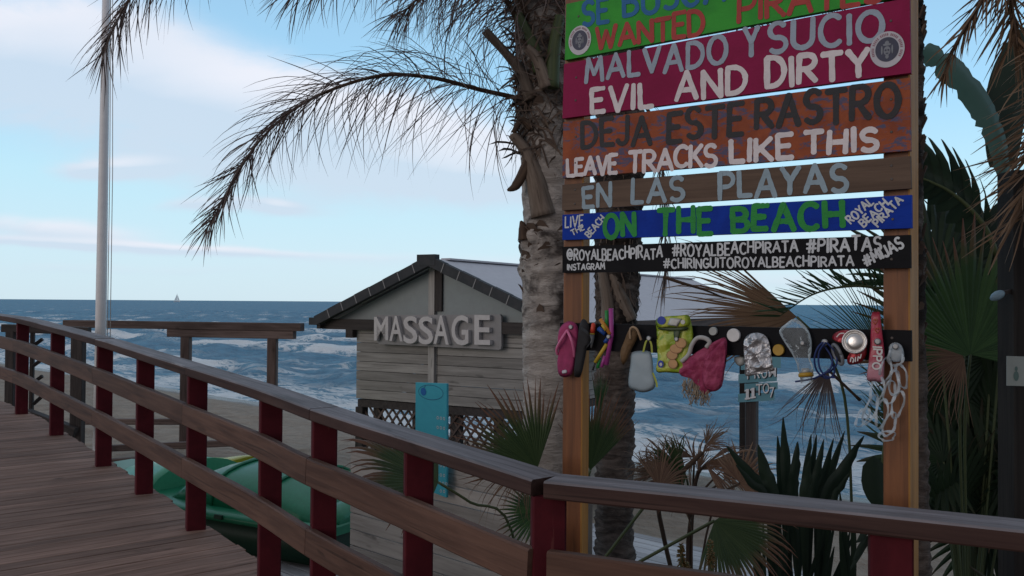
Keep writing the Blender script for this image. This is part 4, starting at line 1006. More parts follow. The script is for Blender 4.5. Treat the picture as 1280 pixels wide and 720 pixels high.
for (pts, rr) in (([(757, 420), (760, 385), (755, 350), (750, 325)], [.07, .06, .05, .03]), ([(790, 400), (778, 375), (768, 350), (764, 330)], [.05, .06, .05, .03])):
    mb = MB(); P = smooth(pxs(pts, 7.84), 5); mb.tube(P, list(np.interp(np.linspace(0, 1, len(P)), [0, .33, .66, 1], rr)), 9, r=.6); mb.build('leaf_stub', m_stubw, palm2)
frond(palm2, pxs([(780, 110), (805, 130), (824, 175), (830, 240), (832, 300), (832, 345)], 7.6), .02, 90, lambda q: .22+.16*q, m_dead, m_stalkb, (40, 18), 3.0, .006, .2, (0, 360), 21, label='dead frond hanging straight down')
frond(palm2, pxs([(775, 60), (800, 20), (850, -10), (920, 10), (960, 60)], 7.8), .02, 120, lambda q: .4, m_dead, m_stalkb, (60, 30), 2.0, .006, .1, (0, 360), 22)
frond(palm2, pxs([(775, 80), (750, 50), (735, 60), (725, 90)], 7.8), .02, 80, lambda q: .35, m_dead, m_stalkb, (60, 30), 2.0, .006, .1, (0, 360), 23)
# ------------------------------------------------------------------ third palm behind the right sign post
Y3 = 4.1; b3 = stand(1131, Y3)
palm3 = thing('palm_tree', 'slim dark palm trunk right behind the right sign post with brown hanging fronds', 'palm tree', b3)
trunk(palm3, [b3-V((0, 0, .3)), at(1134, 600, Y3), at(1132, 400, Y3), at(1130, 200, Y3), at(1130, 0, Y3), at(1132, -250, Y3)], [.12, .10, .088, .080, .078, .085], mt2, .05, .010)
mb = MB()
for k in range(120):
    py = rg.uniform(-60, 480); c_ = at(1131, py, Y3); th = rg.uniform(math.pi*1.3, math.pi*2.3); d = V((math.cos(th), math.sin(th), 0)); p = c_+d*.074; tv = V((-d.y, d.x, 0)); w = rg.uniform(.012, .03)
    mb.prism([p-tv*w, p+tv*w, p+tv*w*.3+d*.022+V((0, 0, .05)), p-tv*w*.4+d*.02+V((0, 0, .06))], -d*.01, rg.random())
mb.build('leaf_bases', m_fibre, palm3)
frond(palm3, pxs([(1132, -240, 4.1), (1190, -250, 3.9), (1260, -170, 3.8), (1262, -70, 3.8), (1225, 5, 3.8), (1192, 60, 3.8), (1180, 95, 3.8)], 4.1), .02, 190, lambda q: .14+.26*(1-q), m_straw, m_stalkb, (38, 14), 1.2, .0048, .25, (0, 360), 31, curl=.4)
frond(palm3, pxs([(1134, -240, 4.1), (1230, -280, 3.6), (1330, -190, 3.2), (1335, -40, 3.05), (1312, 90, 3.0), (1295, 180, 3.0), (1278, 275, 3.0)], 4.1), .02, 640, lambda q: .30, m_straw, m_stalkb, (75, 55), .8, .0046, .3, (90, 270), 32, curl=.6)
frond(palm3, pxs([(1134, -240, 4.1), (1240, -240, 3.9), (1320, -100, 3.8), (1330, 60, 3.8), (1300, 190, 3.8), (1270, 280, 3.8)], 4.1), .02, 320, lambda q: .34, m_straw, m_stalkb, (70, 50), 1.0, .0046, .35, (80, 280), 33, curl=.6)
frond(palm3, pxs([(1134, -240, 4.1), (1200, -210, 3.9), (1250, -110, 3.8), (1262, -20, 3.8), (1272, 60, 3.8)], 4.1), .02, 160, lambda q: .26, m_straw, m_stalkb, (60, 35), 1.2, .005, .35, (60, 300), 34, curl=.4)
# ------------------------------------------------------------------ fan palms
CAMN = -Fv
def px_dir(dx_, dy_, dep=0.0): return (Rv*dx_-Uv*dy_*1.0+Fv*dep).normalized()
b4 = stand(668, 5.0); f1 = thing('fan_palm', 'low fan palm with half dry leaves around the foot of the thick palm', 'fan palm', b4)
bs = b4+V((0, 0, .15))
fan(f1, at(672, 585, 4.95), px_dir(-.62, -.75, -.1), CAMN+V((-.2, 0, .5)), .50, m_fanm, m_stalk, [bs, at(672, 660, 4.98)], 30, 120, .55, .25, 41, curl=.1)
fan(f1, at(655, 582, 4.9), px_dir(-.7, .5, -.2), CAMN+V((0, 0, .6)), .36, m_fanb, m_stalkb, [bs, at(668, 640, 4.95)], 34, 130, .25, 1.8, 42, curl=.6, lenvar=.3, label='dry brown leaf hanging towards the railing')
fan(f1, at(548, 603, 4.7), px_dir(-.92, -.42, -.15), V((-.1, -.5, 1)), .52, m_fanm, m_stalk, [bs, at(640, 665, 4.85), at(588, 628, 4.75)], 36, 165, .70, 1.3, 43, curl=.3, label='leaf reaching far left under the cap rail')
fan(f1, at(672, 640, 4.85), px_dir(-.7, .3, -.2), CAMN+V((0, 0, .8)), .24, m_fang, m_stalk, [bs], 26, 200, .5, .5, 44)
fan(f1, at(738, 588, 4.9), px_dir(.15, -.98, -.05), CAMN+V((.7, 0, 0)), .44, m_fanm, m_stalk, [bs, at(715, 650, 4.95)], 26, 95, .6, .2, 45, curl=.08)
fan(f1, at(748, 520, 5.1), px_dir(.1, -1, .1), CAMN+V((1.2, 0, 0)), .27, m_fang, m_stalk, [bs, at(735, 600, 5.05)], 14, 50, .6, .1, 46)
b5 = stand(862, 6.2); f2 = thing('fan_palm', 'collapsed fan palm with curled brown leaves behind the railing beside the pink bag', 'fan palm', b5)
bs = b5+V((0, 0, .2))
fan(f2, at(858, 596, 6.0), px_dir(-.95, -.25, -.2), CAMN+V((.1, 0, .5)), .34, m_fang, m_stalk, [bs, at(862, 640, 6.1)], 32, 150, .55, .8, 51, curl=.3)
fan(f2, at(868, 572, 6.05), px_dir(-.9, -.35, -.2), CAMN+V((0, 0, 1.2)), .50, m_fanb, m_stalkb, [bs, at(866, 620, 6.1)], 34, 150, .25, 5.0, 52, curl=2.2, lenvar=.3, drop=.3)
fan(f2, at(878, 565, 5.9), px_dir(.80, -.55, -.1), CAMN+V((.3, 0, .5)), .34, m_fanb, m_stalkb, [bs, at(820, 616, 5.95), at(852, 590, 5.9)], 20, 50, .2, 1.2, 53, pr=.026, curl=2.4, drop=.15, lenvar=.3, label='folded brown leaf sticking up to the right')
fan(f2, at(882, 580, 5.95), px_dir(.95, .15, -.3), CAMN+V((0, 0, 1.0)), .42, m_fanb, m_stalkb, [bs, at(868, 620, 6.05)], 30, 120, .5, 2.6, 54, curl=1.6, drop=.1, lenvar=.25)
fan(f2, at(925, 604, 5.6), px_dir(.4, -.5, -.3), CAMN+V((0, 0, .6)), .26, m_fanb, m_stalkb, [bs, at(890, 640, 5.9)], 24, 200, .5, 1.2, 55, curl=.5, lenvar=.25)
for k, (hx, hy_, ax_, ay_, L_, mm, sd_) in enumerate(((838, 590, -.9, -.5, .36, m_fanb, 1), (846, 584, -.5, -.8, .30, m_fanm, 2), (872, 588, .3, -.7, .30, m_fanb, 3), (900, 590, .9, -.2, .30, m_fanb, 4), (815, 596, -.7, -.6, .26, m_fanb, 5), (882, 556, .7, -.7, .22, m_straw, 6), (905, 600, .5, -.4, .28, m_fanb, 7))):
    fan(f2, at(hx, hy_, 5.9+.05*k), px_dir(ax_, ay_, -.15), CAMN+V((rg.uniform(-.3, .3), 0, .8)), L_, mm, m_stalkb, [bs, at(862, 650, 6.0)], 28, 120, .4, 3.2, 300+sd_, curl=1.8, lenvar=.3, drop=.12)
b6 = stand(655, 4.2); f3 = thing('fan_palm', 'young fan palm below the right railing with one brown edged leaf hanging right', 'fan palm', b6)
bs = b6+V((0, 0, .1))
fan(f3, at(893, 651, 3.75), px_dir(.75, .55, -.35), CAMN+V((0, 0, .9)), .36, m_fanm, m_stalk, [at(640, 789, 4.2), at(718, 746.5, 4.05), at(796, 704, 3.9), at(845, 677, 3.82)], 34, 150, .6, 1.6, 61, curl=.25)
fan(f3, at(824, 610, 4.0), px_dir(.3, -.9, .3), CAMN+V((.6, 0, .4)), .22, m_fanb, m_stalk, [at(660, 818, 4.2), at(708, 757, 4.1), at(757, 696, 4.0), at(800, 640, 4.0)], 20, 120, .4, 1.8, 62, curl=.5)
b7 = stand(1068, 4.7); f4 = thing('fan_palm', 'fan palm with a bleached brown leaf and arching green frond behind the sign', 'fan palm', b7)
bs = b7+V((0, 0, .2))
fan(f4, at(996, 396, 4.6), px_dir(-1, -.10, -.05), V((0, -1, .15)), .66, m_straw, m_stalk, [bs, at(1062, 560, 4.65), at(1040, 450, 4.6)], 52, 76, .55, .40, 71, curl=.6, lenvar=.22, label='bleached brown leaf blown to the left')
fan(f4, at(1035, 462, 4.5), px_dir(-.35, .9, -.1), CAMN+V((.5, 0, .2)), .42, m_dead, m_stalkb, [at(1075, 500, 4.55)], 34, 80, .32, .8, 72, curl=.9, lenvar=.35, label='dead leaf hanging down')
fan(f4, at(1112, 450, 4.4), px_dir(-.62, -.78, .05), CAMN+V((.5, 0, .3)), .52, m_feath, m_stalk, [bs, at(1105, 560, 4.5)], 24, 78, .35, .12, 73, curl=.08)
frond(f4, [bs]+pxs([(1118, 470, 4.5), (1130, 375, 4.45), (1090, 359, 4.4), (1050, 359, 4.4), (1012, 370, 4.4), (975, 395, 4.4)], 4.4), .014, 120, lambda q: .26-.08*q, m_feath, m_stalk, (62, 45), .15, .006, .52, (55, 125), 74, curl=.1, label='green arching frond')
mb = MB(); mb.tube(pxs([(829, 346), (850, 353), (880, 362), (905, 372)], 4.5), [.009, .008, .006, .003], 6, r=.4); mb.build('broken_stalk', m_stalkb, f4)
b8 = stand(1212, 5.0); f5 = thing('fan_palm', 'large dark green fan palm between the right sign post and the dark pole', 'fan palm', b8)
bs = b8+V((0, 0, .3))
fan(f5, at(1213, 443, 4.5), px_dir(-.05, -1, .1), CAMN+V((0, 0, .25)), .66, m_fang, m_stalk, [bs, at(1206, 560, 4.6)], 44, 215, .62, .12, 81, curl=.06)
fan(f5, at(1205, 445, 4.4), px_dir(-.8, .5, -.1), CAMN+V((0, 0, .4)), .36, m_fanb, m_stalk, [bs, at(1200, 560, 4.5)], 26, 110, .3, 1.2, 82, curl=.4)
rg = random.Random(8)
for k in range(30):
    hx, hy_, hY = rg.uniform(1160, 1270), rg.uniform(330, 660), rg.uniform(4.9, 6.3)
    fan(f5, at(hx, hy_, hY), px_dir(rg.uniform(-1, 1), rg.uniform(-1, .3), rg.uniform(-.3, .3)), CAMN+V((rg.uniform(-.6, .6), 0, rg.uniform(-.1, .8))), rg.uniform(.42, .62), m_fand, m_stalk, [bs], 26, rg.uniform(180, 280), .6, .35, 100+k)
# more fan palms of the same thicket to the right, running out of the picture
for k, (px, Y) in enumerate(((1290, 6.4), (1330, 5.2))):
    bq_ = stand(px, Y); fq = thing('fan_palm', ('dark fan palm in the thicket behind the dark pole', 'dark fan palm at the right edge of the picture beside the dark pole')[k], 'fan palm', bq_)
    for j in range(12):
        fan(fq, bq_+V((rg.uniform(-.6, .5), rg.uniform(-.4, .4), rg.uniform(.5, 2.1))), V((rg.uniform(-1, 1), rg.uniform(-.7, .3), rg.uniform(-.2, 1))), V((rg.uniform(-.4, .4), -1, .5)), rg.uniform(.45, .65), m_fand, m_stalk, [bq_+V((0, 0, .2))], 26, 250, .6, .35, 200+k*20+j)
# ------------------------------------------------------------------ strelitzia leaves
def smoothpx(L, Y, n=6): return smooth(pxs(L, Y), n)
b9 = stand(1262, 5.4); s1 = thing('strelitzia', 'tall banana like plant with one broad paddle leaf and one torn leaf at upper right', 'plant', b9)
P = smoothpx([(1258, 235), (1250, 178), (1228, 128), (1200, 92), (1172, 70), (1155, 61)], 5.2, 9)
k = len(P)
mb = MB(); wv = [((P[min(i+1, k-1)]-P[max(i-1, 0)]).cross(Fv)).normalized() for i in range(k)]
wd = list(np.interp(np.linspace(0, 1, k), [0, .1, .3, .55, .72, .76, .80, .93, 1], [.02, .045, .072, .082, .085, .045, .072, .06, .01]))
mb.tube([b9]+smoothpx([(1262, 480), (1262, 330), (1258, 235)], 5.25, 5), [.03]*4+[.025]*8, 8, r=.5)
st_ = mb.build('leaf', m_stalk, s1); wd = [w*(1+.22*mnoise.noise(V((i*.9, 2, 0)))+(-.22 if i in (13, 24, 25, 34) else 0)) for i, w in enumerate(wd)]
mb = MB(); blade(mb, P, wd, wv, .55, .6); mb.build('blade', m_strel, st_)
P = smoothpx([(1246, 318), (1232, 285), (1212, 260), (1188, 240), (1165, 228), (1150, 222)], 5.0, 8); k = len(P)
mb = MB(); mb.tube([b9+V((.02, -.1, 0))]+smoothpx([(1258, 500), (1254, 390), (1246, 318)], 5.1, 5)+P[1:], [.028]*8+[.022]*4+list(np.linspace(.016, .005, k-1)), 8, r=.5); st_ = mb.build('leaf', m_stalk, s1)
mb = MB()
rgs = random.Random(5)
for j in range(9):                       # torn strips standing on the midrib
    q = .12+.86*j/8; i = int(q*(k-1)); T = (P[min(i+1, k-1)]-P[max(i-1, 0)]).normalized(); up = (Uv*.95-Rv*.05+T*.45).normalized(); L_ = (.30, .32, .34, .34, .30, .28, .27, .26, .22)[j]; wT = .05
    pts = [P[i]+up*L_*e/6+T*(.06*(e/6)**2)+Fv*.03*math.sin(e) for e in range(7)]
    blade(mb, pts, [wT*.8, wT, wT, wT*.97, wT*.9, wT*.8, wT*.35], T, .15, rgs.random())
    dn = (-Uv*.8+T*.5+Fv*.5).normalized(); blade(mb, [P[i]+dn*L_*.45*e/4 for e in range(5)], [wT, wT, wT*.9, wT*.7, .006], T, .15, rgs.random())
mb.build('torn_blade', m_strd, st_)
for (L_, ww) in (([(1200, 420), (1190, 330), (1178, 285), (1166, 262)], .06), ([(1235, 330), (1200, 305), (1175, 268), (1172, 232)], .075), ([(1255, 210), (1262, 130), (1278, 70), (1300, 30)], .13), ([(1240, 300), (1262, 270), (1290, 250)], .1)):
    P = smoothpx(L_, 5.4); k = len(P); mb = MB(); blade(mb, P, [ww*math.sin(math.pi*min(1, .12+.88*i/(k-1)))**.6+.004 for i in range(k)], [((P[min(i+1, k-1)]-P[max(i-1, 0)]).cross(Fv)).normalized() for i in range(k)], .3, .3); mb.build('leaf', m_strd, s1)
b10 = stand(1000, 4.3); s2 = thing('blade_plant', 'clump of upright dark pointed leaves behind the railing under the plastic bottle', 'plant', b10)
for j, (tx, ty, w, mx_, yy_) in enumerate(((979, 521, 11, 985, 4.35), (997, 552, 12, 992, 4.25), (1014, 543, 9, 1004, 4.4), (1021, 543, 8, 1010, 4.45), (1030, 549, 9, 1014, 4.3), (1042, 548, 8, 1022, 4.35), (1056, 539, 9, 1026, 4.45), (1080, 545, 13, 1030, 4.25), (1063, 590, 7, 1040, 4.2), (908, 557, 12, 968, 4.3), (948, 556, 14, 968, 4.2), (920, 581, 8, 962, 4.15), (1012, 575, 11, 1006, 4.15), (972, 545, 9, 980, 4.4))):
    base = b10+V((rgs.uniform(-.12, .12), rgs.uniform(-.1, .1), 0)); mid = at(mx_, 640, yy_); tip = at(tx, ty, yy_)
    P = smooth([base, mid*.5+base*.5+V((rgs.uniform(-.03, .03), 0, 0)), mid, mid.lerp(tip, .55)+V((0, 0, .015)), tip], 6); k = len(P)
    mb = MB(); hw = w/FPX*4.3*.62; wv = [((P[min(i+1, k-1)]-P[max(i-1, 0)]).cross(Fv+Rv*rgs.uniform(-.3, .3))).normalized() for i in range(k)]
    blade(mb, P, list(np.interp(np.linspace(0, 1, k), [0, .3, .48, .6, .75, .92, 1], [.009, .009, hw*.8, hw, hw*.92, hw*.35, .002])), wv, .35, rgs.random()); mb.build('leaf', m_strd, s2)
for j in range(22):
    base = b10+V((rgs.uniform(-.25, .3), rgs.uniform(-.15, .15), 0)); tip = at(rgs.uniform(905, 1095), rgs.uniform(612, 690), rgs.uniform(4.0, 4.4)); mid = base.lerp(tip, .5)+V((rgs.uniform(-.06, .06), 0, .05))
    P = smooth([base, mid, tip], 6); k = len(P); mb = MB(); hw = rgs.uniform(.008, .022); blade(mb, P, list(np.interp(np.linspace(0, 1, k), [0, .5, .8, 1], [.008, .009, hw, .002])), [((P[min(i+1, k-1)]-P[max(i-1, 0)]).cross(Fv)).normalized() for i in range(k)], .3, rgs.random()); mb.build('leaf', m_strd, s2)
P = smoothpx([(1120, 690), (1100, 640), (1085, 600), (1098, 560)], 4.0)
b11 = stand(1120, 3.9); s3 = thing('blade_plant', 'broad dark leaf peeking out low beside the right sign post', 'plant', b11)
P = smooth([b11, at(1120, 690, 3.9), at(1098, 620, 3.9), at(1092, 570, 3.9)], 6); k = len(P); mb = MB()
blade(mb, P, list(np.interp(np.linspace(0, 1, k), [0, .5, .75, .9, 1], [.01, .02, .06, .045, .003])), [((P[min(i+1, k-1)]-P[max(i-1, 0)]).cross(Fv)).normalized() for i in range(k)], .3, .4); mb.build('leaf', m_strd, s3)
for j, (tx, ty) in enumerate(((1070, 678), (1066, 700), (1063, 712), (1085, 690))):
    P = smooth([b11, at(1100, 700, 3.85), at(tx, ty, 3.8)], 6); k = len(P); mb = MB()
    blade(mb, P, list(np.interp(np.linspace(0, 1, k), [0, .5, .8, 1], [.008, .009, .016, .002])), [((P[min(i+1, k-1)]-P[max(i-1, 0)]).cross(Fv)).normalized() for i in range(k)], .3, .4); mb.build('leaf', m_strd, s3)
# ------------------------------------------------------------------ aloe with two flower spikes
m_alof = plain('aloe_flower', (.16, .10, .03), .6, var=.3); m_aloe = leafmat('aloe_leaf', (.03, .06, .03), (.06, .09, .05), (.12, .08, .05), .8, 1.1, .1, .5)
b12 = stand(862, 3.5); al = thing('aloe', 'aloe with two orange brown flower spikes at the foot of the railing', 'plant', b12)
for (x, y0, y1) in ((851, 680, 704), (888, 676, 706), (858, 703, 716)):
    tip, low = at(x, y0, 3.5), at(x+1, y1, 3.5); mb = MB(); mb.tube(smooth([b12+V((0, 0, .05)), low-V((0, 0, .25)), low, tip], 5), [.006]*15+[.003], 6, r=.5); sp_ = mb.build('flower_spike', m_stalk, al)
    mb = MB()
    for j in range(70):
        q = rgs.random(); p = low.lerp(tip, q); th = rgs.uniform(0, 6.28); d = (V((math.cos(th), math.sin(th), 0))*.8+V((0, 0, -.6+q))).normalized(); mb.tube([p, p+d*(.016-.008*q), p+d*(.026-.014*q)], [.0022, .0032, .001], 5, r=rgs.random())
    mb.build('florets', m_alof, sp_)
for j in range(26):
    th = rgs.uniform(0, 6.28); d = V((math.cos(th), math.sin(th), 0)); L_ = rgs.uniform(.3, .5); P = [b12+d*.03+d*L_*.8*q+V((0, 0, L_*1.1*q*(1.2-q*.6))) for q in np.linspace(0, 1, 9)]
    mb = MB(); blade(mb, P, [.024*(1-q)**.7+.002 for q in np.linspace(0, 1, 9)], d.cross(V((0, 0, 1))), .4, rgs.random()); mb.build('leaf', m_aloe, al)
# ------------------------------------------------------------------ dark pole at the right edge
m_pole = wood('blackened_pole_wood', (.010, .009, .009), (.028, .024, .022), .8, .9, (.04, .035, .03), .3, .3)
b13 = stand(1277, 3.3); b13 = V((b13.x, 3.3, b13.z)); pl = thing('pole', 'dark square timber pole at the right edge of the picture', 'pole', b13)
mb = MB(); tpz = 4.70; mb.box(V((b13.x, 3.3, (b13.z-.3+tpz)/2)), V((0, 0, (tpz-b13.z+.3)/2)), V((.06, 0, 0)), V((0, .06, 0)), None, .006); mb.build('shaft', m_pole, pl)
m_card = paint('pale_card', (.30, .34, .33), (.26, .30, .29), (.2, .23, .22), .3, .6)
cd = [V((at(px, py, 3.236).x, 3.236, at(px, py, 3.236).z)) for px, py in ((1258.5, 482), (1291, 483), (1291, 446), (1258.5, 445))]
mb = MB(); mb.prism(cd, V((0, .003, 0))); card = mb.build('notice', m_card, None, cd[0]); tag(card, 'small pale notice card fixed to the dark pole at the right edge', 'notice')
m_cardd = plain('faded_print', (.10, .17, .16))
mb = MB()
for q in ((1270, 470, 3.2, 6), (1270, 461, 1.8, 3)):
    c_ = V((at(q[0], q[1], 3.236).x, 3.2345, at(q[0], q[1], 3.236).z)); disc(mb, c_, V((q[2]*.003, 0, 0)), V((0, 0, q[3]*.003)), V((0, -1, 0)), 0, 16)
o = mb.build('print_mark', m_cardd, card)
m_pb = plain('pale_blue_ornament', (.22, .34, .42), .3)
lb = at(1247, 370, 3.25); ornament = thing('hanging_ornament', 'small pale blue object on the side of the dark pole', 'ornament', lb)  # pale blue thing of unknown kind, shaped as an ornament
mb = MB(); mb.tube([lb+V((-.025, 0, -.012)), lb+V((-.015, 0, -.006)), lb+V((.0, 0, .002)), lb+V((.015, 0, .01)), lb+V((.022, 0, .014))], [.006, .014, .017, .014, .008], 14); mb.build('ornament_body', m_pb, ornament)
mb = MB(); mb.beam(lb+V((.018, 0, .01)), V((b13.x-.055, 3.27, lb.z+.02)), .014, .014); mb.build('bracket', m_dark, ornament)
# ------------------------------------------------------------------ painted sign
SPL = ray(703, 378.9); SPL = EYEP+SPL*(3.27/SPL.y); SPR = ray(1138, 381.9); SPR = EYEP+SPR*(2.65/SPR.y)
SU = V((SPR.x-SPL.x, SPR.y-SPL.y, 0)).normalized(); SN = V((SU.y, -SU.x, 0)); SN = SN if SN.y < 0 else -SN
SP0 = V((SPL.x, SPL.y, 0))
def sp(px, py, off=0.0): return on_plane(px, py, SP0+SN*off, SN)
def su(px, off=0.0): return (sp(px, 380, off)-SP0).dot(SU)
def S(u_, off, z): return SP0+SU*u_+SN*off+V((0, 0, z))
BT = .022
sbase = S((su(703)+su(1138))/2, -.06, gz(.7, 3.0))
sign = thing('painted_sign', 'tall sign of hand painted boards on two orange posts with a litter strip', 'sign', sbase)
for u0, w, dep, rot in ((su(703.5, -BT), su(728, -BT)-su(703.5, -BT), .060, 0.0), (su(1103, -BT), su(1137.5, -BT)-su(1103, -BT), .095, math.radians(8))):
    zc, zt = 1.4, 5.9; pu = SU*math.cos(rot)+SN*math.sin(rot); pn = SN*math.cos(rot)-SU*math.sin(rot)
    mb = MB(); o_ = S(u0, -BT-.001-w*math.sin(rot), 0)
    mb.box(o_+pu*(w/2)-pn*(dep/2)+V((0, 0, (zc+zt)/2)), V((0, 0, (zt-zc)/2)), pu*(w/2), pn*(dep/2), None, .004); mb.mi[3] = mb.mi[4] = mb.mi[5] = 1; mb.build('post', [m_orange, m_olitside], sign)
m_bscrew = plain('dull_board_screw', (.10, .085, .08), .6, .5)
m_bg = paint('green_board_paint', (.050, .36, .045), (.035, .26, .04), (.10, .22, .08), .34, .6, 1.0, .14, 3)
m_bc = paint('crimson_board_paint', (.27, .010, .070), (.22, .008, .055), (.15, .012, .05), .34, .6, 1.0, .14, 3)
m_bo = paint('orange_board_paint', (.33, .085, .035), (.22, .055, .028), (.06, .09, .17), .50, .6, 1.3, .14, 2.2)
m_bb = wood('brown_board_wood', (.065, .040, .028), (.135, .088, .062), .7, .8, (.17, .12, .09), .3, .3)
m_bl = paint('blue_board_paint', (.004, .040, .36), (.003, .028, .27), (.015, .06, .26), .34, .6, 1.0, .12, 3)
m_bk = paint('black_board_paint', (.012, .012, .014), (.008, .008, .010), (.04, .04, .045), .32, .7, 1.0, .10, 3)
def lm(name, c): return paint(name, c, tuple(x*.82 for x in c), tuple(x*.6 for x in c), .26, .6, 1.6)
l_grey = lm('grey_blue_lettering', (.34, .41, .50)); l_white = lm('white_lettering', (.74, .68, .70)); l_red = lm('red_lettering', (.42, .045, .04)); l_blue = lm('blue_lettering', (.012, .14, .36))
l_black = lm('black_lettering', (.025, .025, .03)); l_green = lm('green_lettering', (.012, .27, .045)); l_lblue = lm('pale_blue_lettering', (.30, .40, .47)); l_pale = lm('pale_grey_lettering', (.60, .63, .66))
def board(q, mat, label):
    mb = MB(); pts = [sp(*p) for p in q]                # bl, br, tr, tl
    c_ = sum(pts, V())/4; g0 = MB()
    hu = ((pts[1]-pts[0])/2+(pts[2]-pts[3])/2)/2; off = R.random()*30; r = R.random(); ids = []
    for dpt in (0, -BT):
        for p in pts: ids.append(mb.addv(p+SN*dpt, ((p-c_).dot(SU)+off, (p-c_).z, dpt), r))
    for f in ((0, 1, 2, 3), (7, 6, 5, 4), (0, 4, 5, 1), (1, 5, 6, 2), (2, 6, 7, 3), (3, 7, 4, 0)): mb.face([ids[k] for k in f])
    o = mb.build('board', mat, sign); o['label'] = label
    for uu, vv in ((.045, .28), (.045, .74), (.955, .28), (.955, .74)):
        c_ = pts[0].lerp(pts[1], uu).lerp(pts[3].lerp(pts[2], uu), vv+R.uniform(-.06, .06)); mb = MB(); mb.tube([c_-SN*.004, c_+SN*.0008, c_+SN*.0016], [.0042, .0042, .003], 10); mb.build('screw', m_bscrew, o)
    return o
def word(mb, txt, bl, br, hl, hr, hw, rot=False, sp_=.26, jit=.065, narrow=1.0):
    def upv(p, h):
        if not rot: return (p[0], p[1]-h)
        d = (br[0]-bl[0], br[1]-bl[1]); n = math.hypot(*d); return (p[0]+d[1]/n*h, p[1]-d[0]/n*h)
    q = (sp(*bl), sp(*br), sp(*upv(br, hr)), sp(*upv(bl, hl))); painted(mb, txt, q, hw, SN, jit, sp_, narrow)
def lettering(brd, mat, words):
    for w in words:
        mb = MB(); word(mb, w[0], w[1], w[2], w[3], w[4], w[5]*(.96 if w[5] > .005 else .95), **(w[6] if len(w) > 6 else {})); mb.build('lettering', mat, brd)
b_ = board(((706, 75), (1136, -6), (1136, -88), (708, 5)), m_bg, 'green board')
lettering(b_, l_blue, [('SE', (729, 30.5), (760, 26), 29, 30, .0085), ('BUSCA', (780, 21), (905, -2), 31, 35, .0085)])
lettering(b_, l_red, [('WANTED', (746, 61), (879, 43.5), 24, 31, .0085, dict(sp_=.2)), ('PIRATES', (924, 28), (1102, 2), 34, 38, .0085, dict(sp_=.2))])
bc_ = board(((703, 148), (1138.5, 91), (1137, -3), (705, 80)), m_bc, 'crimson board')
lettering(bc_, l_grey, [('MALVADO', (733, 103.5), (908, 78), 29, 33, .0085), ('Y', (931, 71), (947.5, 69), 33, 33, .0085), ('SUCIO', (962, 66), (1103, 47), 34, 37, .0088)])
lettering(bc_, l_white, [('EVIL', (740, 141.5), (815, 132.5), 29, 30, .0095), ('AND', (846, 126), (932, 117), 32, 33, .0095), ('DIRTY', (959, 110), (1085, 93), 34, 33, .0098)])
bo_ = board(((703, 222.5), (1138.5, 188), (1137.5, 97), (704, 153)), m_bo, 'orange brown board with blue scuffs')
lettering(bo_, l_black, [('DEJA', (728, 185), (813, 178.5), 30, 33, .0092), ('ESTE', (836, 175.5), (928, 166.5), 37, 40, .0095), ('RASTRO', (946, 161), (1123, 145), 35, 42, .0100)])
lettering(bo_, l_white, [('LEAVE', (709.5, 219), (771, 216), 20, 22, .0075, dict(sp_=.16)), ('TRACKS', (787, 215), (895, 206), 25, 26, .0078, dict(sp_=.16)), ('LIKE', (914, 202), (990, 197), 25, 28, .0088, dict(sp_=.22)), ('THIS', (1007, 192.5), (1096, 187), 26, 27, .0090, dict(sp_=.28))])
bb_ = board(((702.5, 263), (1139, 235.5), (1138, 195), (703, 231)), m_bb, 'bare brown board')
lettering(bb_, l_lblue, [('EN', (729.5, 257.5), (763, 256), 24, 27, .0080), ('LAS', (791, 254), (854, 250.5), 28, 28, .0080), ('PLAYAS', (900, 247.5), (1058, 238), 31, 33, .0085)])
bl_ = board(((703, 300), (1140, 285), (1139.5, 243.5), (703, 268.5)), m_bl, 'blue board')
lettering(bl_, l_green, [('ON', (756, 296), (793, 295), 27, 27, .0095), ('THE', (823, 293), (889, 290.5), 30, 31, .0098), ('BEACH', (916, 288), (1053, 283), 30, 31, .0100)])
lettering(bl_, l_pale, [('LIVE', (707, 285), (729, 282), 13, 13, .0030), ('THE', (716, 294), (731, 287), 7, 7, .0024, dict(rot=True)), ('BEACH', (737, 297), (757, 274), 8, 8, .0028, dict(rot=True)),
    ('ROYAL', (1064, 280), (1092, 254), 10, 10, .0030, dict(rot=True)), ('BEACH', (1080, 284), (1110, 255), 9.5, 9.5, .0030, dict(rot=True)), ('PIRATA', (1098, 284), (1129, 251), 9.5, 9.5, .0030, dict(rot=True))])
bk_ = board(((703, 341), (1138.5, 335), (1138, 293.5), (703, 308.5)), m_bk, 'black board')
lettering(bk_, l_pale, [('@ROYALBEACHPIRATA', (709, 325.5), (828, 322), 12, 13.5, .0034, dict(jit=.12)), ('INSTAGRAM', (709.5, 337.5), (756, 336.5), 7, 7.5, .0026),
    ('#ROYALBEACHPIRATA', (841, 321), (997, 313.5), 14.5, 13, .0035, dict(jit=.08)), ('#PIRATAS', (1009, 315), (1101, 312), 15.5, 16.5, .0040), ('#CHIRINGUITOROYALBEACHPIRATA', (830, 335.3), (1067, 332), 11.5, 12, .0031), ('#MIJAS', (1083, 333), (1130, 309), 13, 14, .0038, dict(rot=True))])
strip = board(((700, 437), (1139.5, 452), (1139, 413), (700, 403.5)), m_bk, 'black strip carrying the litter')
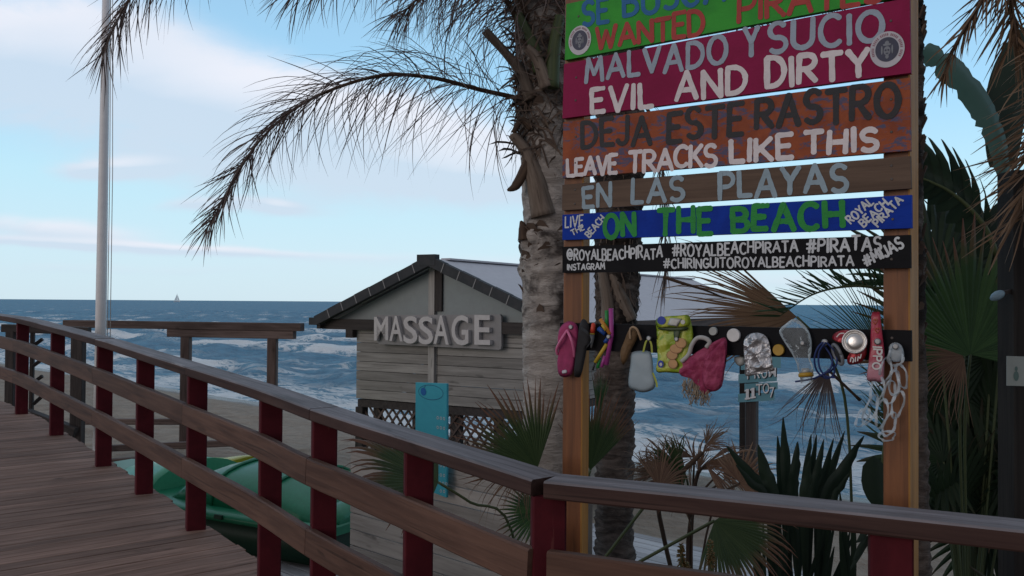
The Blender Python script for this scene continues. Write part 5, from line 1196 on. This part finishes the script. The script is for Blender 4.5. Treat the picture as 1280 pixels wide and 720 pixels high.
# round stickers
m_stw = paint('sticker_white', (.55, .54, .58), (.46, .45, .5), (.3, .28, .34), .3, .5); m_stb = plain('sticker_navy', (.022, .03, .075), .5, var=.3); m_stp = plain('sticker_pale_print', (.20, .22, .26), .5, var=.3); m_str = plain('sticker_red_print', (.28, .12, .16), .5)
def sticker(cx_, cy_, rx, ry, brd):
    c_ = sp(cx_, cy_); a = sp(cx_+rx, cy_-rx*.15)-c_; a = SU*a.dot(SU); up = V((0, 0, (sp(cx_, cy_-ry)-c_).z))
    mb = MB(); disc(mb, c_, a, up, SN, .0022, 40); s_ = mb.build('sticker', m_stw, brd)
    mb = MB(); disc(mb, c_, a*.68, up*.68, SN, .0028, 36); mb.build('centre', m_stb, s_)
    mb = MB()
    for (ox, oy, w, h_, k_) in ((0, -.08, .20, .26, 0), (0, .27, .24, .07, 1), (0, .36, .12, .12, 2), (-.30, -.02, .05, .25, 3), (.30, -.02, .05, .25, 4), (0, -.40, .10, .12, 5)): disc(mb, c_+a*ox+up*oy, a*w, up*h_, SN, .0032+.0001*k_, 14)
    face_ = mb.build('emblem', m_stp, s_)
    mb = MB()
    for (ox, oy, w, h_) in ((-.08, -.04, .055, .05), (.08, -.04, .055, .05), (0, -.22, .09, .03)): disc(mb, c_+a*ox+up*oy, a*w, up*h_, SN, .0041, 10)
    mb.build('emblem_marks', m_stb, face_)  # dark marks printed on the emblem's face
    mb = MB()
    for k in range(34):
        th = math.radians(200-k*7.0); p = c_+a*.83*math.cos(th)+up*.83*math.sin(th); rd = (a*math.cos(th)+up*math.sin(th)); tg = (-a*math.sin(th)+up*math.cos(th))
        if k % 6 == 5: continue
        q = [p-rd*.07-tg*.03, p+rd*.07-tg*.03, p+rd*.07+tg*.028, p-rd*.07+tg*.028]; mb.face([mb.addv(x+SN*.003) for x in q])
    mb.build('ring_print', m_str, s_)
sticker(725, 50.5, 14.2, 18.2, b_); sticker(1109, 62, 22, 22.5, bc_)

# ------------------------------------------------------------------ litter nailed to the black strip
def pol(L, off=0.0): return [sp(x, y, off) for x, y in L]
def dense(L, n=4):
    k = len(L); out = []
    for i in range(k):
        a, b1, c1, d = L[i-1], L[i], L[(i+1) % k], L[(i+2) % k]
        for j in range(n):
            q = j/n; out.append(tuple(.5*(2*b1[e]+(c1[e]-a[e])*q+(2*a[e]-5*b1[e]+4*c1[e]-d[e])*q*q+(3*b1[e]-a[e]-3*c1[e]+d[e])*q**3) for e in (0, 1)))
    return out
def wind(pts): # front faces towards the camera
    n = V((0, 0, 0))
    for i in range(len(pts)): n += (pts[i]-pts[0]).cross(pts[(i+1) % len(pts)]-pts[0])
    return pts if n.dot(SN) > 0 else pts[::-1]
m_nail = plain('zinc_screw', (.32, .33, .34), .45, .7); m_pinkff = plain('pink_rubber', (.36, .035, .13), .75, var=.3, bump=.25); m_pinkst = plain('pink_strap', (.62, .15, .30), .5)
m_blackr = plain('black_rubber', (.02, .02, .023), .8, bump=.3); m_fred = plain('float_red', (.55, .05, .02), .4); m_fyel = plain('float_yellow', (.45, .36, .04), .4); m_fgrey = plain('float_grey', (.13, .14, .15), .5)
def screw(px, py, off, r=.007, parent=None):
    c_ = sp(px, py, off); mb = MB(); n = 12
    for k, (rr, h_) in enumerate(((r, 0), (r, .002), (r*.6, .0035))):
        pass
    mb.tube([c_-SN*.02, c_, c_+SN*.0015, c_+SN*.003], [r*.45, r*.9, r, r*.6], 12); return mb.build('screw', m_nail, parent)
def item(name, label, cat, px, py, group=None): return thing(name, label, cat, sp(px, py, .012), group)
G_ = 'litter nailed to the black strip'
# flip flop
it = item('flip_flop', 'small pink flip flop hanging at the left end of the black strip', 'flip flop', 710, 403)
ol = dense([(704, 405), (711, 401.5), (719, 404), (723, 413), (722.5, 430), (719.5, 445), (717.5, 460), (713, 469.5), (704, 471.5), (698, 467), (696.5, 453), (698, 440), (697, 425), (699, 412)])
mb = MB(); mb.pillow(wind(pol(ol, .014)), SN, .008, 5, .0004, 1, pw=14); mb.build('sole', m_pinkff, it)
for L in ([(709, 413, .022), (702, 424, .040), (696, 436, .030), (697, 443, .016)], [(709, 413, .022), (714, 424, .042), (717, 436, .034), (718, 446, .016)]):
    P = smooth([sp(x, y, o_) for x, y, o_ in L], 5); mb = MB(); mb.tube(P, [.0052]*len(P), 8); mb.build('strap', m_pinkst, it)
mb = MB(); mb.pillow(wind(pol(dense([(703, 463), (708, 462.5), (708.5, 466), (703, 467)]), .0225)), SN, .001, 2); mb.build('mark', m_stw, it)
screw(713.5, 409, .023, .009, it)
it = item('sandal', 'black rubber sandal sole hanging beside the pink flip flop', 'sandal', 728, 400)
ol = dense([(724, 408), (728, 399), (734, 402), (737, 412), (739, 428), (734, 433), (731.5, 447), (726.5, 469), (721, 471.5), (717.5, 468), (719, 450), (721, 432), (723, 418)], 3)
mb = MB(); mb.pillow(wind(pol(ol, .016)), SN, .011, 4, .001, 2, pw=14); mb.build('sole', m_blackr, it)
P = smooth([sp(726, 410, .028), sp(734, 416, .05), sp(738, 427, .035), sp(733, 434, .024)], 5); mb = MB(); mb.ribbon(P, [.007]*len(P), V((0, 0, .8))+SU*.3); mb.build('strap', m_blackr, it)
# float
it = item('fishing_float', 'red topped fishing float hanging right of the black sandal', 'fishing float', 741, 404)
def lathe(mb, a, b1, prof, n=16):
    mb.tube([a.lerp(b1, q) for q, r in prof], [r for q, r in prof], n)
a1, a2 = sp(742, 403.5, .02), sp(740.5, 416.5, .02); mb = MB(); lathe(mb, a1, a2, [(0, .003), (.12, .0075), (.6, .0085), (1, .0088)]); mb.build('top', m_fred, it)
a3 = sp(740.4, 418, .02); mb = MB(); lathe(mb, a2, a3, [(0, .009), (1, .009)]); mb.build('band', m_fyel, it)
a4 = sp(739, 435, .02); mb = MB(); lathe(mb, a3, a4, [(0, .0087), (.4, .008), (.8, .004), (1, .0016)]); mb.build('body', m_fgrey, it)
# straws
it = item('straw_bundle', 'bunch of coloured drinking straws fixed with one screw behind the sandal', 'straws', 760, 420)
cols = dict(orange=(.50, .20, .02), yellow=(.50, .34, .03), green=(.02, .24, .05), magenta=(.36, .05, .26), blue=(.015, .07, .30), black=(.02, .02, .02))
mst = {k: plain(k+'_straw', c, .45) for k, c in cols.items()}
for cl, L, r, w in (('orange', [(750.5, 399), (763, 418)], .0075, .02), ('black', [(749.5, 396.5), (751, 399.5)], .006, .02), ('yellow', [(753, 406), (757.5, 413)], .006, .026), ('yellow', [(758.5, 430), (744, 453)], .0068, .02), ('black', [(744, 453), (741, 462.5)], .0035, .02), ('green', [(758.5, 388), (758.8, 410)], .0075, .012), ('magenta', [(763.7, 385.5), (764.5, 418), (758, 456)], .0085, .014), ('blue', [(748, 410.5), (757, 417.5)], .0085, .016), ('blue', [(756, 428), (760, 423)], .0075, .02), ('magenta', [(756, 445), (752, 459)], .006, .018), ('green', [(750, 447), (747, 460)], .006, .012)):
    mb = MB(); mb.tube(pxs([], 1) + [sp(x, y, w) for x, y in L], r, 10); mb.build('straw', mst[cl], it)
screw(760.5, 421, .034, .008, it)
# brown peel pouch
m_leather = plain('brown_leather', (.15, .085, .035), .7, var=.3, bump=.4); m_tan = plain('tan_cord', (.34, .23, .14), .7)
it = item('leather_pouch', 'crumpled brown pouch with a tan loop in front of the rear palm trunk', 'pouch', 789, 410)
ol = dense([(787, 411), (793, 409), (798, 415), (796, 424), (789, 438), (784, 450), (779, 456), (775.5, 448), (775.5, 438), (781, 424)], 3)
mb = MB(); mb.pillow(wind(pol(ol, .016)), SN, .012, 4, .006, 4); mb.build('body', m_leather, it)
mb = MB(); mb.tube(smooth([sp(788, 424, .03), sp(787.5, 413, .03), sp(791, 409, .032), sp(796, 411.5, .032), sp(799, 418, .028), sp(801.5, 425, .022)], 5), .0042, 7); mb.build('loop', m_tan, it)
# plastic beaker
m_milk, t, b = newmat('milky_plastic'); b.inputs['Base Color'].default_value = (.42, .50, .54, 1); b.inputs['Roughness'].default_value = .45
tr = t.new('ShaderNodeBsdfTranslucent'); tr.inputs[0].default_value = (.42, .50, .55, 1); mx = t.new('ShaderNodeMixShader'); mx.inputs[0].default_value = .35; t.l.new(b.outputs[0], mx.inputs[1]); t.l.new(tr.outputs[0], mx.inputs[2])
t.l.new(mx.outputs[0], [n for n in t.n if n.type == 'OUTPUT_MATERIAL'][0].inputs[0])
m_ygr = plain('yellow_green_strap', (.32, .36, .03), .5)
it = item('plastic_scoop', 'milky white plastic scoop hung on a yellow green strap', 'plastic litter', 810, 424)
ol = dense([(791, 440), (800, 438.5), (812, 439.5), (815.5, 448), (817, 465), (819.5, 480), (816, 487), (806, 490.5), (796, 489), (787, 484.5), (785.5, 474), (788, 455), (788.5, 445)], 3)
mb = MB(); mb.pillow(wind(pol(ol, .018)), SN, .006, 5, .002, 5, pw=5); mb.build('scoop', m_milk, it)
for L in ([(804, 440), (807, 428), (810, 424)], [(815, 441), (814, 430), (811, 424)], [(816, 466), (820.5, 478), (821, 484)]):
    P = smooth([sp(x, y, .026) for x, y in L], 4); mb = MB(); mb.ribbon(P, [.0035]*len(P), SU, .5); mb.build('strap', m_ygr, it)
screw(811, 423, .028, .009, it)
# snack bag
m_bag, t, b = newmat('snack_bag_foil'); g = t.sep(t.attr('g').outputs['Vector']); co = t.new('ShaderNodeTexCoord').outputs['Object']; n1 = t.noise(co, 26, 4, .6, 1.0)
wvn = t.new('ShaderNodeTexWave'); t.put(wvn.inputs[0], co); wvn.inputs['Scale'].default_value = 6; wvn.inputs['Distortion'].default_value = 5
c = t.mix(t.sstep(wvn.outputs['Fac'], .3, .8), (.26, .36, .02), (.42, .46, .06)); c = t.mix(t.sstep(n1, .55, .7), c, (.16, .30, .02))
t.put(b.inputs['Base Color'], c); b.inputs['Roughness'].default_value = .35; t.put(b.inputs['Normal'], t.bump(n1, .5, .01))
m_lblw = plain('white_label', (.55, .55, .52)); m_lblb = plain('blue_label', (.01, .04, .34)); m_chip = plain('crisp_print', (.52, .29, .12), var=.2); m_bagd = plain('bag_shadow_print', (.05, .075, .03)); m_chipd = plain('crisp_edge_print', (.28, .12, .05))
it = item('snack_bag', 'crumpled yellow green snack bag pinned to the black strip', 'snack bag', 843, 400)
ol = dense([(820.5, 399), (832, 395.5), (848, 394.5), (860.5, 394), (864, 403), (866.5, 418), (865, 432), (862, 447), (857.5, 465.5), (846, 466.5), (833, 465.5), (820.5, 464.5), (822, 448), (821, 430), (820.5, 412)], 3)
mb = MB(); mb.pillow(wind(pol(ol, .020)), SN, .006, 11, .010, 6, pw=3.2, wf=26); mb.build('bag', m_bag, it)
fl = [(820.5, 399), (832, 395.5), (848, 394.5), (860.5, 394), (863, 403), (860, 407.5), (848, 409.5), (834, 409), (822, 409.5)]
mb = MB(); mb.pillow(wind(pol(dense(fl, 3), .037)), SN, .002, 3, .001, 7, pw=8); fp = mb.build('top_flap', m_bag, it)
mb = MB(); mb.pillow(wind(pol(dense([(823, 410), (846, 409.5), (860, 409), (857, 413), (840, 413.5), (826, 412.5)], 3), .036)), SN, .002, 2); mb.build('fold', m_bagd, it)  # dark strip below the flap, its shadow laid on as colour
def dd(nm, cx_, cy_, rx, ry, off, mat, par, th=.0):
    c_ = sp(cx_, cy_, off); a = SU*(sp(cx_+rx, cy_, off)-c_).length; mb = MB(); disc(mb, c_, a, V((0, 0, ry/FPX*c_.y)), SN, 0, 20); return mb.build(nm, mat, par)
dd('price_sticker', 826.8, 400.5, 5.2, 5.2, .0422, m_lblb, fp); dd('hole', 853.5, 402.5, 2.8, 2.8, .0422, m_lblw, fp)
mb = MB(); mb.pillow(wind(pol([(834, 406), (838, 397.5), (852, 398.5), (846.5, 408.5)], .0424)), SN, .001, 2); mb.build('label', m_lblw, fp)
for k, (cx_, cy_, rx, ry) in enumerate(((841, 455, 6, 6), (840, 444, 7, 6), (845, 436, 8, 6), (851, 429, 7, 6.5))):
    dd('crisp_rim', cx_, cy_, rx, ry, .0352+.001*k, m_chipd, it); dd('crisp', cx_, cy_-.4, rx-.7, ry-.7, .0358+.001*k, m_chip, it)
dd('emblem', 825.8, 455, 3.6, 4.6, .034, m_lblb, it); dd('emblem_centre', 826, 455.5, 1.7, 2.2, .0352, m_lblw, it)
mb = MB(); mb.pillow(wind(pol(dense([(842, 414), (850, 412), (848, 424), (844, 427)], 3), .0362)), SN, .001, 2); mb.build('logo', m_bagd, it)
screw(845.5, 424, .041, .008, it)
# pink bag with frayed cords
m_pbag, t, b = newmat('pink_cloth'); co = t.new('ShaderNodeTexCoord').outputs['Object']; n1 = t.noise(co, 18, 5, .6, .8)
t.put(b.inputs['Base Color'], t.mix(t.sstep(n1, .3, .7), (.36, .030, .11), (.55, .10, .21))); b.inputs['Roughness'].default_value = .65; n2 = t.noise(co, 55, 4, .65, 1.2); t.put(b.inputs['Normal'], t.bump(t.m('ADD', n1, t.m('MULTIPLY', n2, .5)), .9, .014))
tr = t.new('ShaderNodeBsdfTranslucent'); tr.inputs[0].default_value = (.5, .05, .16, 1); mx = t.new('ShaderNodeMixShader'); mx.inputs[0].default_value = .3; t.l.new(b.outputs[0], mx.inputs[1]); t.l.new(tr.outputs[0], mx.inputs[2]); t.l.new(mx.outputs[0], [n for n in t.n if n.type == 'OUTPUT_MATERIAL'][0].inputs[0])
m_fray = plain('frayed_cord', (.34, .27, .20), .9); m_wst = plain('dirty_white_strap', (.42, .41, .40), .7)
it = item('pink_bag', 'torn pink bag with a white strap and frayed cords below', 'bag', 880, 424)
ol = dense([(901, 423), (906.5, 422.5), (908.5, 430), (908, 450), (905, 468), (903, 482), (896, 488.5), (888, 490), (884, 494), (878, 492), (872, 484), (864, 474), (852, 470), (848, 463), (851, 453), (866, 443), (884, 432)], 3)
mb = MB(); mb.pillow(wind(pol(ol, .026)), SN, .015, 12, .016, 8, pw=2, wf=34); mb.build('cloth', m_pbag, it)
ol = dense([(905, 426), (907.5, 436), (905, 462), (899, 485), (889, 489), (881, 484), (878, 470), (881, 450), (893, 436)], 3)
mb = MB(); mb.pillow(wind(pol(ol, .040)), SN, .010, 10, .014, 9, pw=2, wf=38); mb.build('fold', m_pbag, it)
mb = MB(); mb.tube(smooth([sp(852, 452, .03), sp(861, 443, .032), sp(865, 431, .034), sp(872, 422.5, .036), sp(882, 423, .036), sp(887, 428, .034), sp(883, 434, .03)], 5), .0075, 8); mb.build('strap', m_wst, it)
rg = random.Random(14)
for gx in (858, 866, 873, 878, 884):
    mb = MB()
    for k in range(16):
        x = gx+rg.uniform(-4, 4); P = [sp(x+rg.uniform(-1, 1), 476+rg.uniform(-4, 2), .025+rg.uniform(-.012, .014))]; yb = rg.uniform(493, 509) if gx > 862 else rg.uniform(486, 498)
        for e in range(5): P.append(sp(x+rg.uniform(-3, 3)-(5-e)*.2, 480+(yb-480)*(e+1)/5, .025+rg.uniform(-.012, .014)))
        mb.tube(P, .0014, 4)
    mb.build('cord', m_fray, it)
# bottle caps
m_capw = plain('white_cap', (.62, .62, .62), .4); m_capg = plain('grey_cap', (.34, .36, .35), .4); m_capy = plain('yellow_cap', (.42, .24, .015), .4)
def cap(label, px, py, r, mat, hole):
    it = item('bottle_cap', label, 'bottle cap', px, py); c_ = sp(px, py, .0); mb = MB(); R_ = r/FPX*c_.y
    mb.tube([c_+SN*.001, c_+SN*.010, c_+SN*.013, c_+SN*.0128, c_+SN*.0105, c_+SN*.010], [R_, R_, R_*.93, R_*.80, R_*.74, R_*.1], 24, sm=False); mb.build('shell', mat, it)
    mb = MB(); mb.tube([c_+SN*.010, c_+SN*.0125], [R_*.16, R_*.14], 10); mb.build('screw', hole, it)
cap('small grey white bottle cap left of the big white one', 892.5, 414, 5.3, m_capg, m_blackr); cap('large white bottle cap with a dark screw', 918, 419, 8.4, m_capw, m_blackr); cap('yellow bottle cap beside the silver packet', 974, 437.3, 7.2, m_capy, m_capy)
# foil packet
m_foil, t, b = newmat('silver_foil'); co = t.new('ShaderNodeTexCoord').outputs['Object']; n1 = t.noise(co, 40, 4, .6, 1.5); vo = t.new('ShaderNodeTexVoronoi'); t.put(vo.inputs['Vector'], co); vo.inputs['Scale'].default_value = 34
b.inputs['Base Color'].default_value = (.62, .62, .64, 1); b.inputs['Metallic'].default_value = .85; b.inputs['Roughness'].default_value = .32; t.put(b.inputs['Normal'], t.bump(t.m('ADD', t.m('MULTIPLY', n1, .5), vo.outputs['Distance']), .9, .02))
it = item('foil_packet', 'crumpled silver foil packet open end down', 'foil packet', 945, 420)
ol = dense([(930.5, 424), (935, 418.5), (943, 416), (952, 417), (958.5, 422), (962, 432), (964.5, 445), (966, 455), (968, 463), (958, 465), (946, 468), (932, 470), (931, 458), (930, 445), (929.5, 433)], 3)
mb = MB(); mb.pillow(wind(pol(ol, .018)), SN, .008, 12, .013, 12, pw=4, wf=22); mb.build('packet', m_foil, it)
it = item('grey_rag', 'small grey scrap hanging under the black strip left of the silver packet', 'scrap', 924, 447); mb = MB(); mb.pillow(wind(pol(dense([(918, 446), (930, 446), (931, 455), (924, 457.5), (919, 453)], 3), -.015)), SN, .007, 4, .004, 15); mb.build('cloth', m_capg, it)
# clear bottle
m_clear, t, b = newmat('clear_plastic'); co = t.new('ShaderNodeTexCoord').outputs['Object']; n1 = t.noise(co, 32, 3, .6, 1.0)
b.inputs['Base Color'].default_value = (.9, .94, .96, 1); b.inputs['Roughness'].default_value = .12; b.inputs['IOR'].default_value = 1.3; t.put(b.inputs['Normal'], t.bump(n1, .6, .015))
tp_ = t.new('ShaderNodeBsdfTransparent'); tp_.inputs[0].default_value = (.86, .90, .92, 1); fr_ = t.new('ShaderNodeFresnel'); fr_.inputs[0].default_value = 1.5; t.put(fr_.inputs['Normal'], t.bump(n1, .6, .015)); mx = t.new('ShaderNodeMixShader'); t.put(mx.inputs[0], t.m('ADD', t.m('MULTIPLY', fr_.outputs[0], .9), .05, clamp=True)); t.l.new(tp_.outputs[0], mx.inputs[1]); t.l.new(b.outputs[0], mx.inputs[2]); t.l.new(mx.outputs[0], [n for n in t.n if n.type == 'OUTPUT_MATERIAL'][0].inputs[0])
it = item('plastic_bottle', 'squashed clear plastic bottle hanging neck down with a yellow neck ring', 'bottle', 1003, 430)
ol = dense([(974, 413), (983, 404), (993, 398.5), (1003, 404), (1011, 414), (1014.5, 428), (1014, 442), (1013, 449), (1016, 457), (1016.5, 466), (1009, 469), (999, 466), (996, 455), (990, 443), (983, 432), (977, 422)], 3)
mb = MB(); mb.pillow(wind(pol(ol, .022)), SN, .016, 8, .008, 16, pw=3, wf=26); mb.build('body', m_clear, it)
n0, n1_ = sp(1007, 464, .022), sp(1008.5, 478.5, .026); mb = MB(); mb.tube([n0, n0.lerp(n1_, .4), n1_], [.021, .019, .018], 20, False); mb.build('neck', m_clear, it)
mb = MB(); a1, a2 = n0.lerp(n1_, .15), n0.lerp(n1_, .5); mb.tube([a1, a1.lerp(a2, .2), a1.lerp(a2, .8), a2], [.0205, .0232, .0232, .020], 22); mb.build('neck_ring', m_capy, it)
mb = MB(); a1, a2 = n0.lerp(n1_, -.25), n0.lerp(n1_, .12); mb.tube([a1, a2], [.012, .014], 16); mb.build('inner_cap', m_capw, it)
screw(1003, 429, .044, .008, it)
# blue cord with grey ring
m_bcord = plain('blue_cord', (.008, .025, .13), .6); m_greyp = plain('grey_plastic', (.16, .17, .19), .35)
it = item('blue_cord', 'tangled blue cord hanging between the bottle and the red can', 'cord', 1031, 428)
for L in ([(1030, 427), (1022, 435), (1018, 450), (1022, 465), (1034, 473), (1043, 466), (1040, 452)], [(1032, 428), (1024, 440), (1024, 458), (1032, 470), (1044, 472)], [(1029, 430), (1040, 448), (1037, 462), (1024, 470), (1014, 474), (994, 477)], [(1033, 428), (1044, 440), (1046, 455), (1036, 466)]):
    mb = MB(); mb.tube(smooth([sp(x, y, .016+R.uniform(0, .02)) for x, y in L], 6), .0030, 7); mb.build('strand', m_bcord, it)
screw(1031, 428, .024, .011, it)
it = item('grey_ring', 'tilted grey plastic ring hooked over the blue cord', 'ring', 1047, 443)
c_ = sp(1047, 443, .03); mb = MB(); mb.tube([c_+(SU*.55+SN*.5)*.024*math.cos(q)+(V((0, 0, 1))-SU*.35)*.030*math.sin(q) for q in np.linspace(0, 2*math.pi, 25)], .0055, 8); mb.build('rim', m_greyp, it)
mb = MB(); mb.pillow([c_+SN*.002+(SU*.55+SN*.5)*.019*math.cos(q)+(V((0, 0, 1))-SU*.35)*.025*math.sin(q) for q in np.linspace(0, 2*math.pi, 17)[:-1]], (SN*.6-SU*.4).normalized(), .002, 2); mb.build('lens', m_blackr, it)
# crushed can
m_can = plain('red_can_paint', (.34, .018, .028), .3, .35, var=.25); m_alu = plain('brushed_aluminium', (.62, .61, .60), .28, .9)
it = item('drink_can', 'crushed red drinks can with its silver end facing out', 'can', 1062, 430)
ol = dense([(1040.5, 424), (1043, 417), (1052, 413), (1064, 413), (1075, 420), (1082, 430), (1083, 443), (1076, 453), (1062, 456), (1059, 449), (1066, 441), (1060, 432), (1050, 428)], 3)
mb = MB(); mb.pillow(wind(pol(ol, .024)), SN, .014, 8, .012, 17, pw=3, wf=36, centre=sp(1068, 432, .024)); mb.build('body', m_can, it)
cn = (SN+SU*.05+V((0, 0, .12))).normalized(); cc = sp(1068, 427, .048); a_ = cn.cross(V((0, 0, 1))).normalized(); bb2 = a_.cross(cn); RR = 14.6/FPX*2.72
prof = [(1.0, -.012), (1.03, -.002), (1.0, .003), (.93, .003), (.86, -.004), (.80, -.006), (.74, -.003), (.64, .001), (.4, .0035), (.1, .004)]
mb = MB(); rings = [[mb.addv(cc+(a_*math.cos(2*math.pi*k/28)+bb2*math.sin(2*math.pi*k/28))*RR*r+cn*h_) for k in range(28)] for r, h_ in prof]
for i in range(len(rings)-1):
    for k in range(28): mb.face((rings[i][k], rings[i][(k+1) % 28], rings[i+1][(k+1) % 28], rings[i+1][k]), True)
mb.face(rings[-1]); mb.build('can_end', m_alu, it)
mb = MB()
for k, L in enumerate(([(1063, 452), (1064, 447), (1067, 449), (1066, 453)], [(1069, 452), (1069.5, 446.5)], [(1072, 451), (1073, 445.5), (1075, 448), (1076.5, 443)], [(1046, 421), (1050, 417), (1055, 416.5)])): 
    P = [sp(x, y, .0475) for x, y in L]; P = smooth(P, 3) if len(P) > 2 else [P[0], P[0].lerp(P[1], .5), P[1]]; stroke(mb, P, .0016, SN, .0002*k, 0)
mb.build('script_marks', m_capw, it)
# wrapper
m_wrap, t, b = newmat('pink_wrapper'); g = t.sep(t.attr('g').outputs['Vector']); co = t.new('ShaderNodeTexCoord').outputs['Object']; n1 = t.noise(co, 70, 4, .6); z_ = t.sep(co)[2]
c = t.mix(t.sstep(t.m('ADD', z_, t.m('MULTIPLY', t.m('SUBTRACT', n1, .5), .06)), -.09, -.02), (.46, .20, .25), (.42, .03, .07)); c = t.mix(t.sstep(z_, .03, .09), c, (.30, .012, .03)); t.put(b.inputs['Base Color'], c); b.inputs['Roughness'].default_value = .35; t.put(b.inputs['Normal'], t.bump(n1, .3, .005))
m_hrt = plain('orange_print', (.42, .10, .02)); it = item('wrapper', 'long pink and red sweet wrapper with white lettering by the right post', 'wrapper', 1096, 427)
ol = dense([(1089.5, 392), (1095, 390), (1100, 391), (1101.5, 405), (1103.5, 422), (1106, 445), (1105, 462), (1103.5, 477.5), (1093, 476.5), (1083.5, 474.5), (1085.5, 455), (1087, 438), (1088.5, 415)], 3)
mb = MB(); mb.pillow(wind(pol(ol, .022)), SN, .005, 7, .004, 18, pw=5, wf=30); mb.build('foil', m_wrap, it)
mb = MB(); word(mb, 'I', (1101, 434.5), (1101, 432.5), 9, 9, .0020, True); mb.v and None
def vword(mb, txt, p0, p1, h, hw, off):
    d = (p1[0]-p0[0], p1[1]-p0[1]); n = math.hypot(*d); upx = (d[1]/n*h, -d[0]/n*h)
    q = (sp(*p0, off), sp(*p1, off), sp(p1[0]+upx[0], p1[1]+upx[1], off), sp(p0[0]+upx[0], p0[1]+upx[1], off)); painted(mb, txt, q, hw, SN, .05, .25)
mb = MB(); vword(mb, 'OPPI', (1100.5, 461), (1103, 432), -9, .0022, .0335) if False else vword(mb, 'IPPO', (1092, 433.5), (1090.5, 461), 10, .0024, .0335); mb.build('lettering', m_capw, it)
for (hx, hy_) in ((1093.5, 402), (1096.5, 413)):
    mb = MB(); P = smooth([sp(hx, hy_+3.5, .0335), sp(hx-3, hy_-1, .0335), sp(hx-1, hy_-3, .0335), sp(hx, hy_-1, .0335), sp(hx+1.5, hy_-3.4, .0335), sp(hx+3, hy_-1, .0335), sp(hx, hy_+3.5, .0335)], 4); mb.tube(P, .0011, 5); mb.build('heart_print', m_hrt, it)
screw(1097, 427, .034, .010, it)
# six pack rings
m_ring, t, b = newmat('ring_plastic'); b.inputs['Base Color'].default_value = (.80, .86, .90, 1); b.inputs['Roughness'].default_value = .25; tr = t.new('ShaderNodeBsdfTransparent'); tr.inputs[0].default_value = (.8, .85, .88, 1); mx = t.new('ShaderNodeMixShader'); mx.inputs[0].default_value = .62; t.l.new(b.outputs[0], mx.inputs[1]); t.l.new(tr.outputs[0], mx.inputs[2]); t.l.new(mx.outputs[0], [n for n in t.n if n.type == 'OUTPUT_MATERIAL'][0].inputs[0])
def ringset(label, px, py, rings):
    it = item('can_rings', label, 'plastic rings', px, py, 'plastic can rings')
    for (cx_, cy_, rx, ry, an) in rings:
        c_ = sp(cx_, cy_, .03); ca, sa = math.cos(math.radians(an)), math.sin(math.radians(an)); P = []
        for k in range(27):
            q = 2*math.pi*k/26; x = rx*math.cos(q)*(1+.12*math.sin(3*q+cx_)); y = ry*math.sin(q)*(1+.10*math.cos(2*q+cy_)); P.append(sp(cx_+x*ca-y*sa, cy_+x*sa+y*ca, .03+.022*math.sin(q*2+cx_)))
        mb = MB(); w_ = [.0036+.0010*math.sin(k*1.1+cx_) for k in range(27)]; wv = [((P[min(k+1, 26)]-P[max(k-1, 0)]).cross(SN+V((0, 0, .5*math.sin(k))))).normalized() for k in range(27)]; mb.ribbon(P, w_, wv); mb.tube(P, .0012, 5, False); mb.build('ring', m_ring, it)
    return it
r1 = ringset('left set of tangled clear can rings hanging lowest at the right post', 1108, 452, [(1107, 462, 7, 14, 12), (1096, 488, 8, 17, 16), (1112, 490, 7, 16, 10), (1088, 512, 7, 18, 22), (1102, 517, 7, 18, 8), (1078, 522, 6, 14, 30)])
r2 = ringset('right set of tangled clear can rings on the right post', 1120, 436, [(1119, 446, 9, 12, 0), (1127, 470, 6, 16, -12), (1118, 478, 6, 17, 4), (1122, 506, 7, 16, 16), (1112, 530, 7, 15, 18), (1109, 545, 10, 6, -10)])
mb = MB(); mb.pillow(wind(pol(dense([(1111, 434), (1118, 428), (1127, 432), (1130, 444), (1124, 452), (1114, 450)], 3), .026)), SN, .014, 5, .012, 19); mb.build('crumpled_sheet', m_ring, r2)
screw(1119.5, 433, .046, .010, r2)
